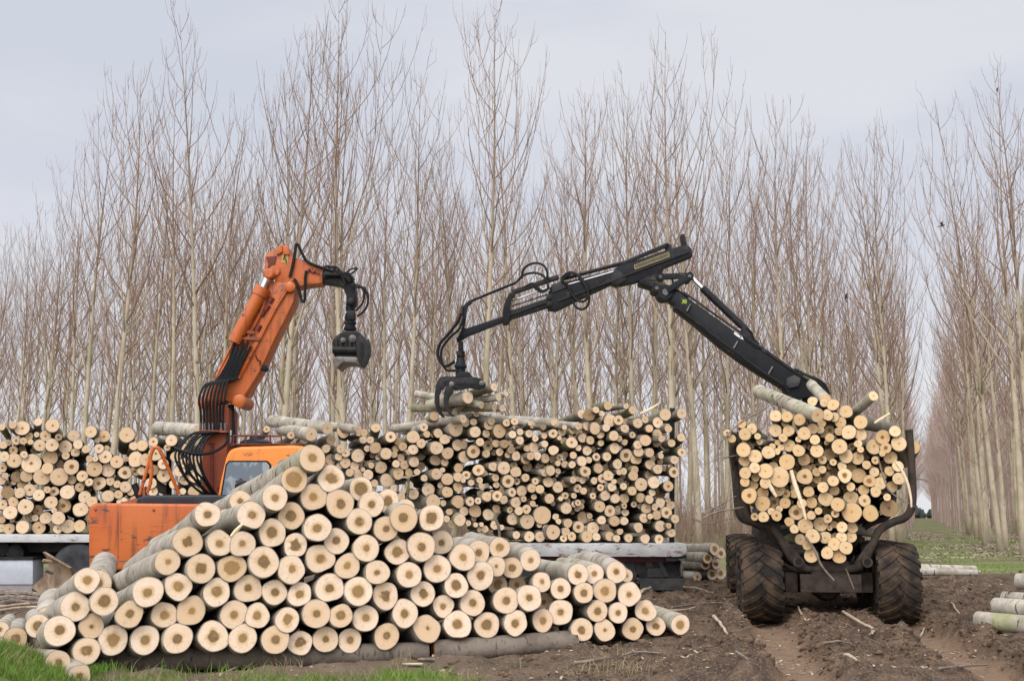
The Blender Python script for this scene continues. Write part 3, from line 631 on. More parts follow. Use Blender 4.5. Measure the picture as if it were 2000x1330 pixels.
# ------------------------------------------------------------------ logs
rl = random.Random(11)
def make_log(name, p, d, r, L, bark, cut, label, group, heart=0.3, rag=0.2, tint=0.2, moss=0.0, dark=0.0, sides=24, odd=0.03, taper=0.0, bend=0.0, cat='log', both=False, square=0.0):
    """Near end at p, running along d; the bark is the thing, the sawn end its part."""
    d = Vector(d).normalized(); U = rl.uniform
    ph = [U(0, 6.28) for _ in range(4)]; am = [odd * U(.3, 1), odd * U(.2, .8), odd * U(.1, .5), odd * U(.1, .4)]
    def rad(w, z):
        k = 1 + sum(a * math.cos((j + 2) * w + q + z * (0.4 + 0.3 * j)) for j, (a, q) in enumerate(zip(am, ph)))
        return r * k * (1 - taper * z / L)
    zs = [0.0, 0.03 * r] + [L * f for f in (0.12, 0.28, 0.45, 0.62, 0.8, 1.0)]
    ba = U(0, 6.28); vs = []; knob = [(U(.1, .95) * L, U(0, 6.28), U(.05, .16)) for _ in range(4)]
    tx, ty = (U(-square, square), U(-square, square)) if square else (0, 0)
    def pt(w, z, k=1.0):
        rr = rad(w, z) * k
        b = bend * math.sin(math.pi * z / L)
        x, y = rr * math.cos(w), rr * math.sin(w)
        zz = z + (tx * x + ty * y) * max(0, 1 - z / (2 * r))
        return (x + b * math.cos(ba), y + b * math.sin(ba), zz)
    for i, z in enumerate(zs):
        k = 0.985 if i == 0 else 1.0
        for j in range(sides):
            w = 2 * math.pi * j / sides
            kk = k + (U(-.012, .012) if i > 1 else 0) + sum(a * math.exp(-((z - q) / (0.25 * r + .04)) ** 2) * max(0, math.cos(w - b)) ** 6 for q, b, a in knob if i > 1)
            vs.append(pt(w, z, kk))
    n = sides; f = []
    for i in range(len(zs) - 1):
        for j in range(n): f.append((i * n + j, (i + 1) * n + j, (i + 1) * n + (j + 1) % n, i * n + (j + 1) % n))
    b0 = len(vs); inner = [pt(2 * math.pi * j / n, 0, 0.96) for j in range(n)]; vs += inner
    for j in range(n): f.append((j, (j + 1) % n, b0 + (j + 1) % n, b0 + j))
    if not both: f.append(tuple(range((len(zs) - 1) * n, len(zs) * n)))
    me = bpy.data.meshes.new(name); me.from_pydata(vs, [], f); me.materials.append(bark); me.shade_smooth()
    try: me.set_sharp_from_angle(angle=R(50))
    except Exception: pass
    o = bpy.data.objects.new(name, me); col.objects.link(o); o.location = p; o.rotation_mode = 'QUATERNION'
    o.rotation_quaternion = Vector((0, 0, 1)).rotation_difference(d)
    o.color = (heart, moss, dark, 1); tag(o, label, cat, group)
    def end(z, ring, flip):
        hx, hy = U(-.07, .07), U(-.07, .07)
        ev = [(sum(v[0] for v in ring) / n, sum(v[1] for v in ring) / n, sum(v[2] for v in ring) / n)] + ring
        ef = [(0, 1 + (j + 1) % n, 1 + j) if not flip else (0, 1 + j, 1 + (j + 1) % n) for j in range(n)]
        m2 = bpy.data.meshes.new('cut_end'); m2.from_pydata(ev, [], ef); m2.materials.append(cut)
        uvl = m2.uv_layers.new(name='disc')
        for lp in m2.loops:
            i = lp.vertex_index
            if i == 0: uvl.data[lp.index].uv = (hx, hy)
            else: w = 2 * math.pi * (i - 1) / n; uvl.data[lp.index].uv = (math.cos(w), math.sin(w))
        c = bpy.data.objects.new('cut_end', m2); col.objects.link(c); c.parent = o
        c.color = (heart, rag, tint, 1)
    end(0, inner, False)
    if both: end(L, vs[(len(zs) - 1) * n:len(zs) * n], True)
    return o

def merge_logs(objs, name, label, kind_cat):
    """Join logs too many and too small to stand alone into one object."""
    V, Fs, MI, UV = [], [], [], []; mats = []
    for o in objs:
        Mx = Matrix.Translation(o.location) @ o.rotation_quaternion.to_matrix().to_4x4()
        for q in [o] + list(o.children):
            m_ = q.data.materials[0]
            if m_ not in mats: mats.append(m_)
            b = len(V); V += [tuple(Mx @ v.co) for v in q.data.vertices]
            ul = q.data.uv_layers.active
            for p in q.data.polygons:
                Fs.append(tuple(b + i for i in p.vertices)); MI.append(mats.index(m_))
                UV += [tuple(ul.data[l].uv) if ul else (0, 0) for l in p.loop_indices]
    me = bpy.data.meshes.new(name); me.from_pydata(V, [], Fs)
    for m_ in mats: me.materials.append(m_)
    me.polygons.foreach_set('material_index', MI); u = me.uv_layers.new(name='disc'); u.data.foreach_set('uv', [c for q in UV for c in q])
    me.shade_smooth(); me.set_sharp_from_angle(angle=R(50))
    for o in objs:
        for c in list(o.children): bpy.data.objects.remove(c)
        bpy.data.objects.remove(o)
    r_ = bpy.data.objects.new(name, me); col.objects.link(r_); r_.color = (.1, 0, .3, 1); tag(r_, label, kind_cat, kind='stuff')
def rows_of(items, spacing, slope, x0, up=True):
    """row (from the bottom) and place from the left for every (x, y, ...) item."""
    yy = [y + slope * (x - x0) for x, y, *_ in items]; bot = max(yy)
    row = [int((bot - y) / spacing + 0.45) for y in yy]; out = [None] * len(items)
    used = sorted(set(row)); row = [used.index(r) for r in row]
    for r_ in set(row):
        ids = sorted([i for i in range(len(items)) if row[i] == r_], key=lambda i: items[i][0])
        for q, i in enumerate(ids): out[i] = (r_ + 1, q + 1)
    return out
def heart_words(h):
    return 'large dark heart' if h >= 0.47 else 'small brown heart' if h < 0.3 else 'round brown heart'

# the big pile of thick logs: x, y, radius (pixels of the photograph), heart, [extra depth], [raggedness]
PILE = [(170,1133,23.5,.38),(147,1184,27,.31),(204,1174,26,.48),(116,1231,28.5,.36),(179,1222,23,.2),(169,1271,25,.42,0,.5),(221,1249,27.5,.46,0,.4),(283,1249,27,.36),(347,1246,27.7,.36),
(253,1199,25,.35),(321,1200,24,.38,0,.4),(373,1192,27,.26),(289,1155,28.5,.32),(348,1145,25.5,.4),(327,1097,24,.26),(393,1110,27,.4,0,.7),(610,895,26,.36),(575,936,25.5,.66,0,.3),(537,971,25,.32),(491,1005,26.5,.32),
(647,934,25,.45,0,.7),(613,970,25,.34),(664,983,27,.38,0,.4),(569,1007,25,.46),(532,1040,26,.44),(577,1064,22.5,.5,0,.8),(620,1030,26,.34),(657,1056,24,.36,.1,.5),(405,1004,24,.33),(429,1060,24,.33),
(474,1062,24,.27),(367,1057,28,.38,0,.6),(453,1109,26,.6,0,.4),(515,1097,29,.44,0,.5),(569,1112,26,.33,0,.4),(625,1090,27,.35),(679,1105,23.5,.32),(470,978,20,.3,.9),(439,1012,17,.3,1.0),
(705,954,22.5,.62,.2),(726,984,24,.32),(757,978,22,.45,.6,.5),(791,994,19,.3,.9),(789,1011,26.5,.38),(843,1011,24.5,.48,0,.4),(702,1018,24.5,.38),(754,1032,23.5,.31),(715,1070,25,.28),(777,1077,24,.45,0,.5),
(823,1067,27,.34),(863,1059,22,.3,.35),(904,1088,25,.31),(935,1078,22,.34,.35),(976,1069,19.5,.42,.3),(854,1110,26,.31),(939,1124,26,.34),(969,1106,18.5,.18,.25),(737,1117,23,.24,0,.3),(799,1122,24,.33),(1000,1108,20,.4,.3),
(700,1154,27,.46),(753,1163,25,.44,0,.7),(826,1159,23.5,.42,0,.6),(891,1143,23,.46),(866,1183,20.5,.3),(923,1177,24,.33),(988,1172,24.5,.35),(972,1141,19,.5,.5,.9),(791,1197,25.5,.34),(714,1207,24.5,.32),
(666,1202,22,.44),(894,1219,26,.38),(834,1227,25.5,.2,0,.5),(951,1220,24,.46),(755,1242,24,.33),(1007,1216,23,.36),(423,1156,26,.42,0,.4),(485,1149,26,.3),(536,1156,23.5,.36),(585,1160,22.5,.4,0,.6),
(644,1147,27,.33),(457,1199,26,.32),(503,1202,23,.38),(561,1210,23,.45,0,.6),(618,1198,26.5,.3),(417,1242,28.5,.42,0,.4),(474,1246,26.5,.34),(538,1248,26.5,.35),(586,1255,23,.45,0,.7),(636,1248,24,.28),(683,1250,22.5,.33),
(1036,1093,20,.27,.3),(1129,1121,20,.38,.2,.6),(1160,1120,19,.3,.25),(1204,1117,20,.3,.2),(1058,1136,18,.27,.25),(1095,1149,19.5,.34,.1),(1140,1157,19,.4),(1182,1153,22,.42,0,.4),(1229,1160,22,.25),(1010,1142,17,.3,.6),
(1034,1167,24,.3),(1062,1175,18,.3,.5),(1095,1195,23.5,.28),(1167,1193,19.5,.4),(1207,1196,19,.3),(1261,1192,20,.36),(1060,1211,20.5,.36),(1079,1230,13,.3,.5),(1137,1229,21,.42,0,.5),(1181,1230,20,.18),
(1236,1228,20,.34),(1281,1222,18,.38,.1,.5),(1329,1219,18.5,.46),(1224,1124,12,.3,.9),(113,1292,22,.3,-.3),(155,1320,21,.3,-.5),(74,1222,22,.46,.4),(30,1247,21,.46,.5),(0,1228,15,.3,.7)]
LONG = {(610,895),(575,936),(537,971),(491,1005),(405,1004),(367,1057),(327,1097),(170,1133),(976,1069),(1129,1121),(935,1078),(1036,1093)}
def pile_depth(x): return 13.7 + (x - 100) * 2.8 / 1220
place = rows_of(PILE, 46, 0.034, 100)
for it, (rw, cl) in zip(PILE, place):
    x, y, rp, h = it[:4]; ex = it[4] if len(it) > 4 else 0; rag = it[5] if len(it) > 5 else rl.uniform(.04, .14)
    Y = pile_depth(x) + ex + rl.uniform(-.07, .07)
    p = at(x, y, Y); r = rp / scale_at(y, Y) * 1.055
    vx, vy = x - 400, y + float(np.interp(x, [300, 900, 1300], [190, 130, 10]))
    if (x, y) in LONG: vx, vy = -250, 1400
    if x > 920 and (y < 1130 or x > 1300): vx, vy = 690, 1010
    if x < 160 and y > 1280: vx, vy = -600, 1060
    if x < 90 and y < 1260: vx, vy = 90, 1120
    dv = vpdir(vx + rl.uniform(-90, 90), vy + rl.uniform(-35, 35))
    L = rl.uniform(3.2, 3.9) if (x, y) in LONG else rl.uniform(2.5, 3.3)
    size = 'thick' if rp >= 26 else 'slim' if rp < 20.5 else 'sturdy'
    lab = f"{size} log with {heart_words(h)}, {ordinal(cl)} from left in {ordinal(rw)} row of nearest pile"
    od = 0.085 if (x, y) == (834, 1227) else rl.choice([0.025, 0.035, 0.05, 0.065])
    make_log('thick_log', p, dv, r, L, M['bark_pale'], M['cut_big'], lab, 'thick logs in the nearest pile', h * .92, rag, rl.random() ** 1.6, max(0, rl.uniform(-.6, .3)), rl.uniform(0, .25), 32, od, rl.uniform(-.04, .06), rl.uniform(0, .09))
# bearers that carry the pile
pa, pb, pc = at(195, 1291, 14.45), at(838, 1275, 15.5), at(1124, 1252, 16.1)
make_log('bearer_log', pa, pb - pa, .145, (pb - pa).length - .02, M['bark_mud'], M['cut_rot'], 'dark muddy bearer log lying crosswise under the long side of the pile', 'bearer logs', .3, .3, .9, 0, .3, 24, .03, both=True)
pb2 = at(846, 1273, 15.5)
make_log('bearer_log', pc, pb2 - pc, .15, (pc - pb2).length, M['bark_mud'], M['cut_rot'], 'greyish brown bearer log with a broken end under the sloping side of the pile', 'bearer logs', .3, .3, .9, 0, 0, 24, .05, both=True)
q0, q1 = at(70, 1200, 15.4), at(230, 1120, 16.9)
make_log('thick_log', at(62, 1238, 14.6) + Vector((.05, .4, .12)), vpdir(160, 900), .20, 2.2, M['bark_pale'], M['cut_big'], 'white barked log lying crosswise behind the low end of the pile', None, .4)
make_log('thick_log', at(190, 1140, 16.3), vpdir(300, 950) + Vector((0, 0, .05)), .2, 2.4, M['bark_pale'], M['cut_big'], 'very white barked log lying behind the pile beneath the orange counterweight', None, .4)

def load(items, origin, k, depth, name, words, group, bark, cut, vp, L, rr, depth_j, spacing, slope, fill, hrange, face=None, rdepth=None):
    """One stacked load: digitised sawn ends, then deeper small ones wherever a gap is left."""
    P = [(origin[0] + x / k, origin[1] + y / k, r / k, 0) for x, y, r in items]
    x0, y0 = min(p[0] for p in P), min(p[1] for p in P); x1, y1 = max(p[0] for p in P), max(p[1] for p in P)
    top = {}
    for x, y, r, _ in P: top[int(x // 14)] = min(top.get(int(x // 14), 9e9), y - r)
    bot = {}
    for x, y, r, _ in P: bot[int(x // 14)] = max(bot.get(int(x // 14), 0), y + r)
    tries = 0; made = 0
    while tries < 12000 and made < fill:
        tries += 1; x, y = rl.uniform(x0, x1), rl.uniform(y0, y1); b = int(x // 14)
        if not all(top.get(i, 9e9) + 5 < y < bot.get(i, 0) - 2 for i in (b - 1, b, b + 1)): continue
        g = min(math.hypot(x - a, y - c) - r for a, c, r, _ in P)
        if 2.2 < g < 30: P.append((x, y, min(rr, g + 2.2), 1)); made += 1
    place = rows_of(P, spacing, slope, x0)
    keep = set(sorted(range(len(P)), key=lambda i: -P[i][2] * (.55 if P[i][3] else 1))[:295]); rest = []
    for i_, ((x, y, r, deep_), (rw, cl)) in enumerate(zip(P, place)):
        Y = depth(x) + (rl.uniform(.22, .6) if deep_ else rl.uniform(-depth_j, depth_j))
        if rdepth: Y += rdepth(x, y)
        p = at(x, y, Y); rm = r / scale_at(y, Y) * (1.14 if rdepth else 1.07)
        dv = (vp(x, y) + Vector((rl.gauss(0, (.02 if x > 1730 or x < 1470 else .035 if rl.random() < .62 else .10) if rdepth else .085), 0, rl.gauss(0, .035)))).normalized()
        h = rl.uniform(*hrange) if rl.random() < .86 else rl.uniform(.22, .4)
        size = 'stout' if r > rr * 1.0 else 'thin' if r < rr * .62 else 'middling'
        tone = rl.random(); ms = rl.uniform(.45, .9) if tone > .78 else 0
        lab = f"{size} log, {ordinal(cl)} from left in {ordinal(rw)} layer of the {words}"
        bk = bark if rl.random() < .8 else M['bark_pale']
        o_ = make_log(name, p, dv, rm, L * rl.uniform(.9, 1.1), bk, cut if rl.random() < .98 or x > 1740 else M['cut_rot'], lab, group, h, rl.uniform(.02, .2), rl.random() ** 1.5, ms, rl.random() ** 2, 16, rl.choice([.02, .035, .06]), rl.uniform(-.05, .1), rl.uniform(0, .07), square=.12)
        if i_ not in keep: rest.append(o_)
    if rest: merge_logs(rest, 'thin_logs', 'thin log ends filling the gaps of the trailer load', 'logs')
RIGHT = [(25,255,27),(75,253,20),(92,208,16),(165,272,28),(85,312,32),(150,322,22),(228,308,38),(270,258,22),(318,250,22),(411,262,14),(305,327,22),(350,312,19),(404,322,22),(440,350,19),(349,362,24),(487,283,17),(493,335,17),(549,258,17),(545,322,26),(582,348,13),(612,285,14),(690,268,14),(660,302,22),(749,278,26),(715,207,25),(760,210,34),(798,182,19),(830,203,16),(869,157,25),(976,160,16),(1015,183,23),(880,245,36),(932,243,27),(793,292,33),(858,287,22),(825,328,22),(903,335,28),(968,292,24),(1045,260,28),(1088,240,20),(1163,257,31),(1207,210,34),(1304,203,29),(1225,293,22),(1113,292,22),(1160,323,28),(1300,345,23),(1090,362,32),(1185,352,20),(1244,378,22),(1305,433,25),(1045,388,25),(1013,330,19),(967,373,18),(935,352,18),(908,408,30),(827,378,18),(765,362,24),(719,348,26),(655,375,32),(695,407,17),(746,423,26),(547,420,28),(495,383,20),(430,403,28),(389,410,18),(300,378,20),(258,383,24),(208,380,22),(114,372,23),(15,388,24),(75,428,38),(20,460,33),(150,440,23),(298,418,22),(278,447,18),(230,430,22),(327,455,27),(382,473,27),(412,455,22),(452,455,22),(498,468,26),(583,462,20),(664,450,20),(574,497,16),(613,503,20),(657,505,20),(715,485,28),(757,478,18),(800,460,23),(862,458,25),(925,502,28),(975,450,36),(1035,473,30),(1050,430,28),(1115,435,26),(1118,505,28),(1182,455,16),(1262,477,24),(1258,550,30),(1163,532,27),(1027,535,22),(1018,570,28),(962,545,20),(870,570,30),(935,550,16),(812,527,28),(735,545,31),(574,543,16),(530,540,28),(497,555,20),(325,548,30),(255,525,36),(190,517,26),(105,537,33),(32,567,24),(15,598,14),(62,612,18),(112,597,18),(135,555,20),(205,582,22),(210,625,18),(120,628,15),(280,603,36),(330,603,20),(382,582,23),(440,603,20),(517,608,29),(573,638,31),(663,595,20),(690,590,15),(718,597,19),(787,600,20),(835,587,25),(905,605,15),(892,638,25),(825,640,20),(960,633,20),(1065,622,37),(1139,610,34),(1225,632,30),(1130,670,20),(1012,660,25),(1060,700,26),(1113,710,25),(1178,730,27),(1265,825,25),(1215,788,32),(1177,868,31),(1228,865,16),(1244,908,24),(1170,945,26),(1088,942,26),(1048,875,27),(1118,810,16),(1158,803,26),(1080,820,26),(1095,762,30),(1145,755,20),(1022,740,17),(965,705,28),(912,705,26),(853,687,28),(780,690,18),(725,660,20),(690,645,24),(617,688,20),(668,688,17),(590,705,14),(523,705,28),(467,650,25),(420,643,26),(360,660,30),(303,668,25),(240,665,20),(215,690,30),(155,693,28),(255,712,24),(325,728,30),(372,708,17),(432,695,16),(425,735,18),(8,720,20),(55,722,26),(102,718,19),(20,780,26),(85,778,36),(162,800,32),(210,765,22),(290,772,18),(343,778,24),(388,768,26),(308,825,34),(392,840,43),(481,803,50),(622,762,33),(670,738,17),(692,730,18),(820,752,32),(880,778,32),(927,765,18),(965,748,17),(970,788,20),(965,838,23),(908,838,30),(832,832,24),(632,850,26),(695,873,33),(780,880,35),(577,840,16),(560,812,18),(503,877,18),(465,860,16),(545,903,42),(468,930,30),(405,930,30),(328,920,22),(122,858,13),(88,860,14),(45,850,16),(12,840,26),(200,862,25),(240,875,16),(142,885,20),(110,887,14),(620,900,23),(655,928,26),(607,940,20),(745,930,32),(800,930,23),(880,927,26),(920,940,20),(940,900,18),(990,938,24)]
RB = [(52,95,16),(172,125,18),(275,135,24),(240,150,17),(367,147,22),(428,107,30),(505,112,17),(530,112,18),(587,88,22),(660,133,26),(695,155,17),(770,133,30),(823,85,20),(875,32,22),(838,120,16),(525,148,17),(560,148,17),(585,187,27),(638,215,27),(500,225,31),(545,190,15),(415,192,20),(344,190,20),(367,243,26),(405,230,18),(440,212,20),(438,260,25),(410,275,15),(460,308,19),(500,315,22),(483,275,22),(525,293,10),(565,272,15),(613,283,28),(600,232,15),(550,318,24),(698,313,27),(640,345,30),(687,265,18),(728,270,22),(775,255,25),(750,308,19),(790,305,15),(720,180,20),(685,192,16),(770,195,24),(810,165,22),(885,187,31),(925,145,24),(893,115,22),(940,213,28),(710,235,18),(678,220,15),(980,92,36),(925,257,18),(988,173,26),(675,385,16),(713,425,18),(772,413,25),(845,392,30),(755,370,16),(885,315,26),(825,335,16),(938,340,28),(993,285,22),(990,330,22),(1018,232,28),(938,403,26),(990,378,23),(905,370,15),(918,457,15),(868,450,34),(915,295,12),(990,450,30),(948,500,16),(1000,540,28),(935,535,16),(960,560,20),(580,360,18)]
RIGHT = [q for q in RIGHT if q[0] > 12] + [((500 + x / 2.51 - 900) * 3.022, (800 + y / 2.51 - 740) * 3.022, r * 3.022 / 2.51) for x, y, r in RB if x < 1003]
TRAILER_Y = lambda x: 26.3 - (x - 900) * .0007
load(RIGHT, (900, 740), 3.022, TRAILER_Y, 'pulpwood_log', 'trailer load', 'logs stacked on the trailer', M['bark_grey'], M['cut_small'], lambda x, y: Vector((-.22 + .00025 * (x - 900), 1, .0)), 2.25, 10.5, .17, 19, 0, 100, (.03, .13))
LEFT = [(10,85,15),(62,75,17),(108,90,34),(187,60,18),(257,77,32),(143,130,18),(223,128,25),(287,135,16),(360,127,26),(445,108,28),(510,130,28),(622,123,36),(80,152,19),(115,153,17),(15,173,18),(65,198,20),(195,175,26),(255,173,30),(320,182,31),(20,230,24),(150,158,13),(180,122,13),(118,220,17),(70,248,34),(154,263,45),(247,235,34),(322,225,18),(370,208,21),(422,193,19),(382,170,22),(477,150,13),(485,190,22),(523,188,13),(515,230,31),(440,240,17),(468,240,13),(573,255,30),(665,243,36),(613,308,30),(530,295,33),(463,290,36),(350,280,35),(232,287,27),(12,285,20),(25,322,14),(8,348,18),(130,325,28),(290,328,41),(205,330,38),(352,343,21),(403,325,26),(437,355,18),(485,360,32),(540,350,20),(575,365,17),(615,378,26),(655,178,20),(697,175,26),(752,157,22),(840,150,27),(820,185,16),(762,215,33),(715,245,28),(695,300,20),(750,295,25),(803,322,32),(800,265,25),(740,360,26),(850,365,20),(750,400,22),(895,400,16),(390,380,21),(330,403,33),(265,400,22),(232,392,16),(190,418,27),(145,393,28),(97,407,24),(40,408,28),(10,410,22),(65,452,23),(12,465,22),(125,475,36),(50,503,32),(185,493,24),(250,453,30),(225,530,28),(265,493,13),(312,470,33),(415,427,28),(450,450,25),(395,488,34),(285,530,31),(335,572,32),(390,570,27),(285,583,22),(190,578,30),(110,575,30),(45,583,25),(8,580,18),(440,520,20),(530,423,28),(580,415,20),(640,402,18),(10,540,15),(60,540,12),(172,530,16),
        (880,300,26),(905,345,24),(860,230,24),(900,260,22),(955,330,26),(950,400,26),(905,190,22),(960,250,22),(600,455,26),(660,450,26),(520,475,28),(500,540,28),(570,520,28),(500,590,24),(560,585,26)]
load(LEFT, (0, 800), 2.51, lambda x: 26.9, 'stacked_log', 'truck load', 'logs stacked on the truck', M['bark_grey'], M['cut_small'], lambda x, y: Vector((-.40 + .0006 * x, 1, -.02)), 2.3, 12, .2, 22, 0, 34, (.03, .2))
# logs lying crossways on top of the two loads
for a, b, Y, r, lab in (((640, 836), (528, 822), 26.1, .15, 'mossy pale log lying slantwise on the trailer load above the cab'), ((700, 838), (555, 824), 26.0, .10, 'long thin log lying slantwise across the trailer load above the cab'),
                        ((608, 848), (548, 838), 25.9, .15, 'short white barked log on the trailer load beside the cab roof'), ((905, 818), (760, 838), 25.9, .105, 'long thin pale log sloping down the top of the trailer load'),
                        ((960, 822), (850, 800), 26.3, .10, 'thin pale log under the grapple bundle on the trailer load'), ((1040, 830), (930, 806), 26.6, .09, 'long thin log sloping down behind the grapple bundle'), ((1085, 826), (1000, 820), 26.4, .11, 'pale log lying lengthwise in the dip of the trailer load'),
                        ((1130, 832), (1045, 824), 26.0, .085, 'thin pale log pointing along the dip of the trailer load'), ((392, 842), (308, 836), 26.7, .17, 'mossy white log lying crosswise on the truck load behind the hoses')):
    p, q = at(*a, Y), at(*b, Y + 2.0)
    make_log('crosswise_log', p, q - p, r, min(2.6, (q - p).length), M['bark_pale'], M['cut_small'], lab, None, .1, .1, .2, .05, 0, 16, .03)
FWL = [(567,210,30),(540,140,22),(600,147,20),(645,157,27),(617,210,25),(650,220,22),(710,192,30),(683,247,25),(785,245,32),(850,112,22),(352,215,27),(410,218,25),(473,233,27),(400,252,18),(350,288,29),(417,290,26),(498,303,30),(390,325,20),(195,307,28),(230,280,25),(270,345,15),(260,318,15),(188,387,33),(315,400,30),(247,420,31),(195,440,27),(245,478,25),(197,505,27),(250,527,20),(195,550,22),(236,567,24),(217,620,35),(287,605,27),(285,660,35),(300,495,35),(300,555,26),(340,473,23),(410,448,36),(468,390,28),(497,437,28),(420,365,28),(362,350,13),(380,375,15),(360,395,15),(335,370,15),(468,333,14),(552,335,23),(540,280,25),(580,285,18),(587,250,20),(562,392,30),(500,523,36),(590,437,20),(645,450,16),(590,487,18),(560,500,20),(627,325,20),(675,292,20),(725,297,33),(785,308,28),(677,370,35),(710,418,32),(770,430,28),(740,370,17),(772,355,18),(785,385,15),(690,470,20),(705,517,32),(775,517,34),(645,545,25),(593,577,25),(607,637,33),(650,592,24),(815,463,20),(855,370,36),(898,322,33),(913,378,25),(895,405,14),(980,355,34),(1052,373,31),(937,425,30),(960,292,26),(830,545,28),(855,500,22),(900,518,17),(932,495,22),(980,533,28),(885,557,28),(945,575,25),(862,600,24),(800,592,24),(735,632,33),(805,645,28),(735,575,20),(668,665,32),(740,705,45),(835,710,36),(930,683,40),(920,628,17),(655,712,18),(570,698,17),(535,655,26),(485,660,22),(458,705,34),(400,657,25),(370,688,16),(357,722,24),(290,728,25),(245,727,18),(330,700,17),(422,753,22),(447,790,20),(503,773,34),(582,765,33),(533,720,20),(617,738,20),(650,767,17),(690,780,25),(742,783,25),(688,833,25),(737,830,25),(627,785,12),(603,833,28),(540,825,33),(478,843,25),(513,873,22),(650,867,29),(710,885,30),(533,925,32),(615,912,28),(675,930,31),(405,610,20),(365,590,30),(445,610,20),(520,600,25),(370,525,46),(180,255,20),(975,470,25),(130,330,18),(105,300,16),(860,440,18)]
FWL = [q for q in FWL if q[:2] not in ((567, 210), (850, 112))]
FHEAD = Vector((HX, HY, 0))
load(FWL, (1380, 730), 2.609, lambda x: 19.15 - (x - 1604) / 2200 * .3, 'forest_log', 'forwarder load', 'logs loaded on the forwarder', M['bark_grey'], M['cut_gold'], lambda x, y: Vector((.252 + .00022 * (x - 1430), 1, -.01)), 3.9, 15, .16, 25, 0, 85, (.05, .1), rdepth=lambda x, y: .22 * max(0, (850 - y) / 100))
for a, b, Y, Y2, r, lab in (((1597, 811), (1482, 764), 18.9, 20.6, .125, 'long pale log lying slantwise across the top of the forwarder load'), ((1706, 773), (1650, 822), 18.9, 20.2, .085, 'pale log poking up at the top corner of the forwarder load'), ((1612, 780), (1585, 752), 19.6, 21.5, .1, 'white barked log on the very top of the forwarder load')):
    p, q = at(*a, Y), at(*b, Y2)
    make_log('crosswise_log', p, q - p, r, (q - p).length, M['bark_pale'], M['cut_gold'], lab, None, .1, .1, .1, .3, 0, 20, .03)
# the bundle in the black grapple
for k, (x, y, r, bx, by, lab) in enumerate(((914, 776, 12.5, 840, 790, 'thickest log of the bundle held in the black grapple'), (965, 756, 8.5, 880, 782, 'topmost log of the bundle held in the black grapple, slanting up'), (974, 776, 7.5, 870, 790, 'log of the grapple bundle just below the topmost one'),
        (941, 791, 7.5, 813, 769, 'long log of the grapple bundle whose far end sticks out high'), (966, 796, 8.3, 806, 797, 'lowest log of the grapple bundle sticking out on both sides'), (981, 797, 7, 900, 797, 'short stubby log low in the grapple bundle'),
        (989, 769, 5.6, 900, 790, 'thinnest log of the grapple bundle, farthest out'), (889, 806, 7.0, 914, 778, 'log of the grapple bundle pointing down between the claws'))):
    Y = 25.75 + .06 * k; p, q = at(x, y, Y), at(bx, by, Y + (1.3 if k != 7 else .2)); s = scale_at(y, Y)
    make_log('grapple_log', p, q - p, r / s, (q - p).length, M['bark_grey'] if k % 3 == 1 else M['bark_pale'], M['cut_small'], lab, 'logs held in the black grapple', .08, .1, .1, .3, 0, 18, .03, both=True)
# small stack between trailer and forwarder
for k, (x, y, r, h, lab) in enumerate(((1396, 1072, 9.4, .45, 'topmost log of the small stack behind the trailer'), (1382, 1089, 8.6, .55, 'log with large dark heart under the topmost of the small stack'), (1391, 1088, 8, .3, 'log half hidden in the middle of the small stack'), (1378, 1101, 8.8, .6, 'log with hollow looking dark heart in the small stack behind the trailer'),
        (1399, 1101, 8, .45, 'small log near the tyre in the small stack'), (1362, 1126, 7.8, .25, 'short log at the very bottom of the small stack behind the trailer'), (1391, 1121, 9, .5, 'grey log end in the bottom row of the small stack'), (1408, 1120, 9, .4, 'bottom log of the small stack beside the forwarder tyre'), (1408, 1080, 9, .4, 'grey barked log of the small stack nearest the tyre'))):
    Y = 29.0 + .1 * k; p = at(x, y, Y); s = scale_at(y, Y)
    make_log('short_log', p, (-.32, .94, -.02 if k else -.04), r / s * 1.25, 2.4, M['bark_pale'], M['cut_big'], lab, 'logs in the small stack behind the trailer', h, .5, .1, .1, 0, 20, .05)
# logs on the right
a = ground_at(1960, 1245)
for x, y, Y, r, dv, lab, mat, ms in ((1912, 1211, 16.3, .125, (.42, -.9, .0), 'mossy green log half sunk in the mud at the frame edge', M['bark_pale'], .6), (1944, 1184, 17.2, .13, (.5, -.86, 0), 'smooth pale log lying behind the mossy green one', M['bark_pale'], .1), (1962, 1170, 18.0, .12, (.52, -.85, 0), 'pale log farthest back of three lying at the mud edge', M['bark_pale'], 0), (1988, 1135, 19.5, .13, (.6, -.8, 0), 'short pale log lying apart above the three at the mud edge', M['bark_pale'], 0)):
    p = at(x, y, Y); p.z = max(p.z, zg(p.x, p.y) + r * .55)
    make_log('fallen_log', p, dv, r, 2.3, mat, M['cut_rot'] if ms > .5 else M['cut_big'], lab, None, .3, .2, .4, ms, 0, 22, .04, taper=-.12)
for x0_, y0_, x1_, y1_, Y, r, lab in ((1762, 1092, 1905, 1103, 33.0, .19, 'long white barked log lying on the grass behind the forwarder tyre'), (1766, 1112, 1907, 1107, 31.5, .15, 'thinner pale log half buried in mud behind the forwarder tyre')):
    p, q = at(x1_, y1_, Y + .4), at(x0_ - 90, y0_, Y)
    p.z = zg(p.x, p.y) + r * .7; q.z = zg(q.x, q.y) + r * .9
    make_log('fallen_log', p, q - p, r * .55, (q - p).length, M['bark_pale'], M['cut_rot'], lab, None, .3, .2, .3, 0, 0, 22, .04, taper=-.9)

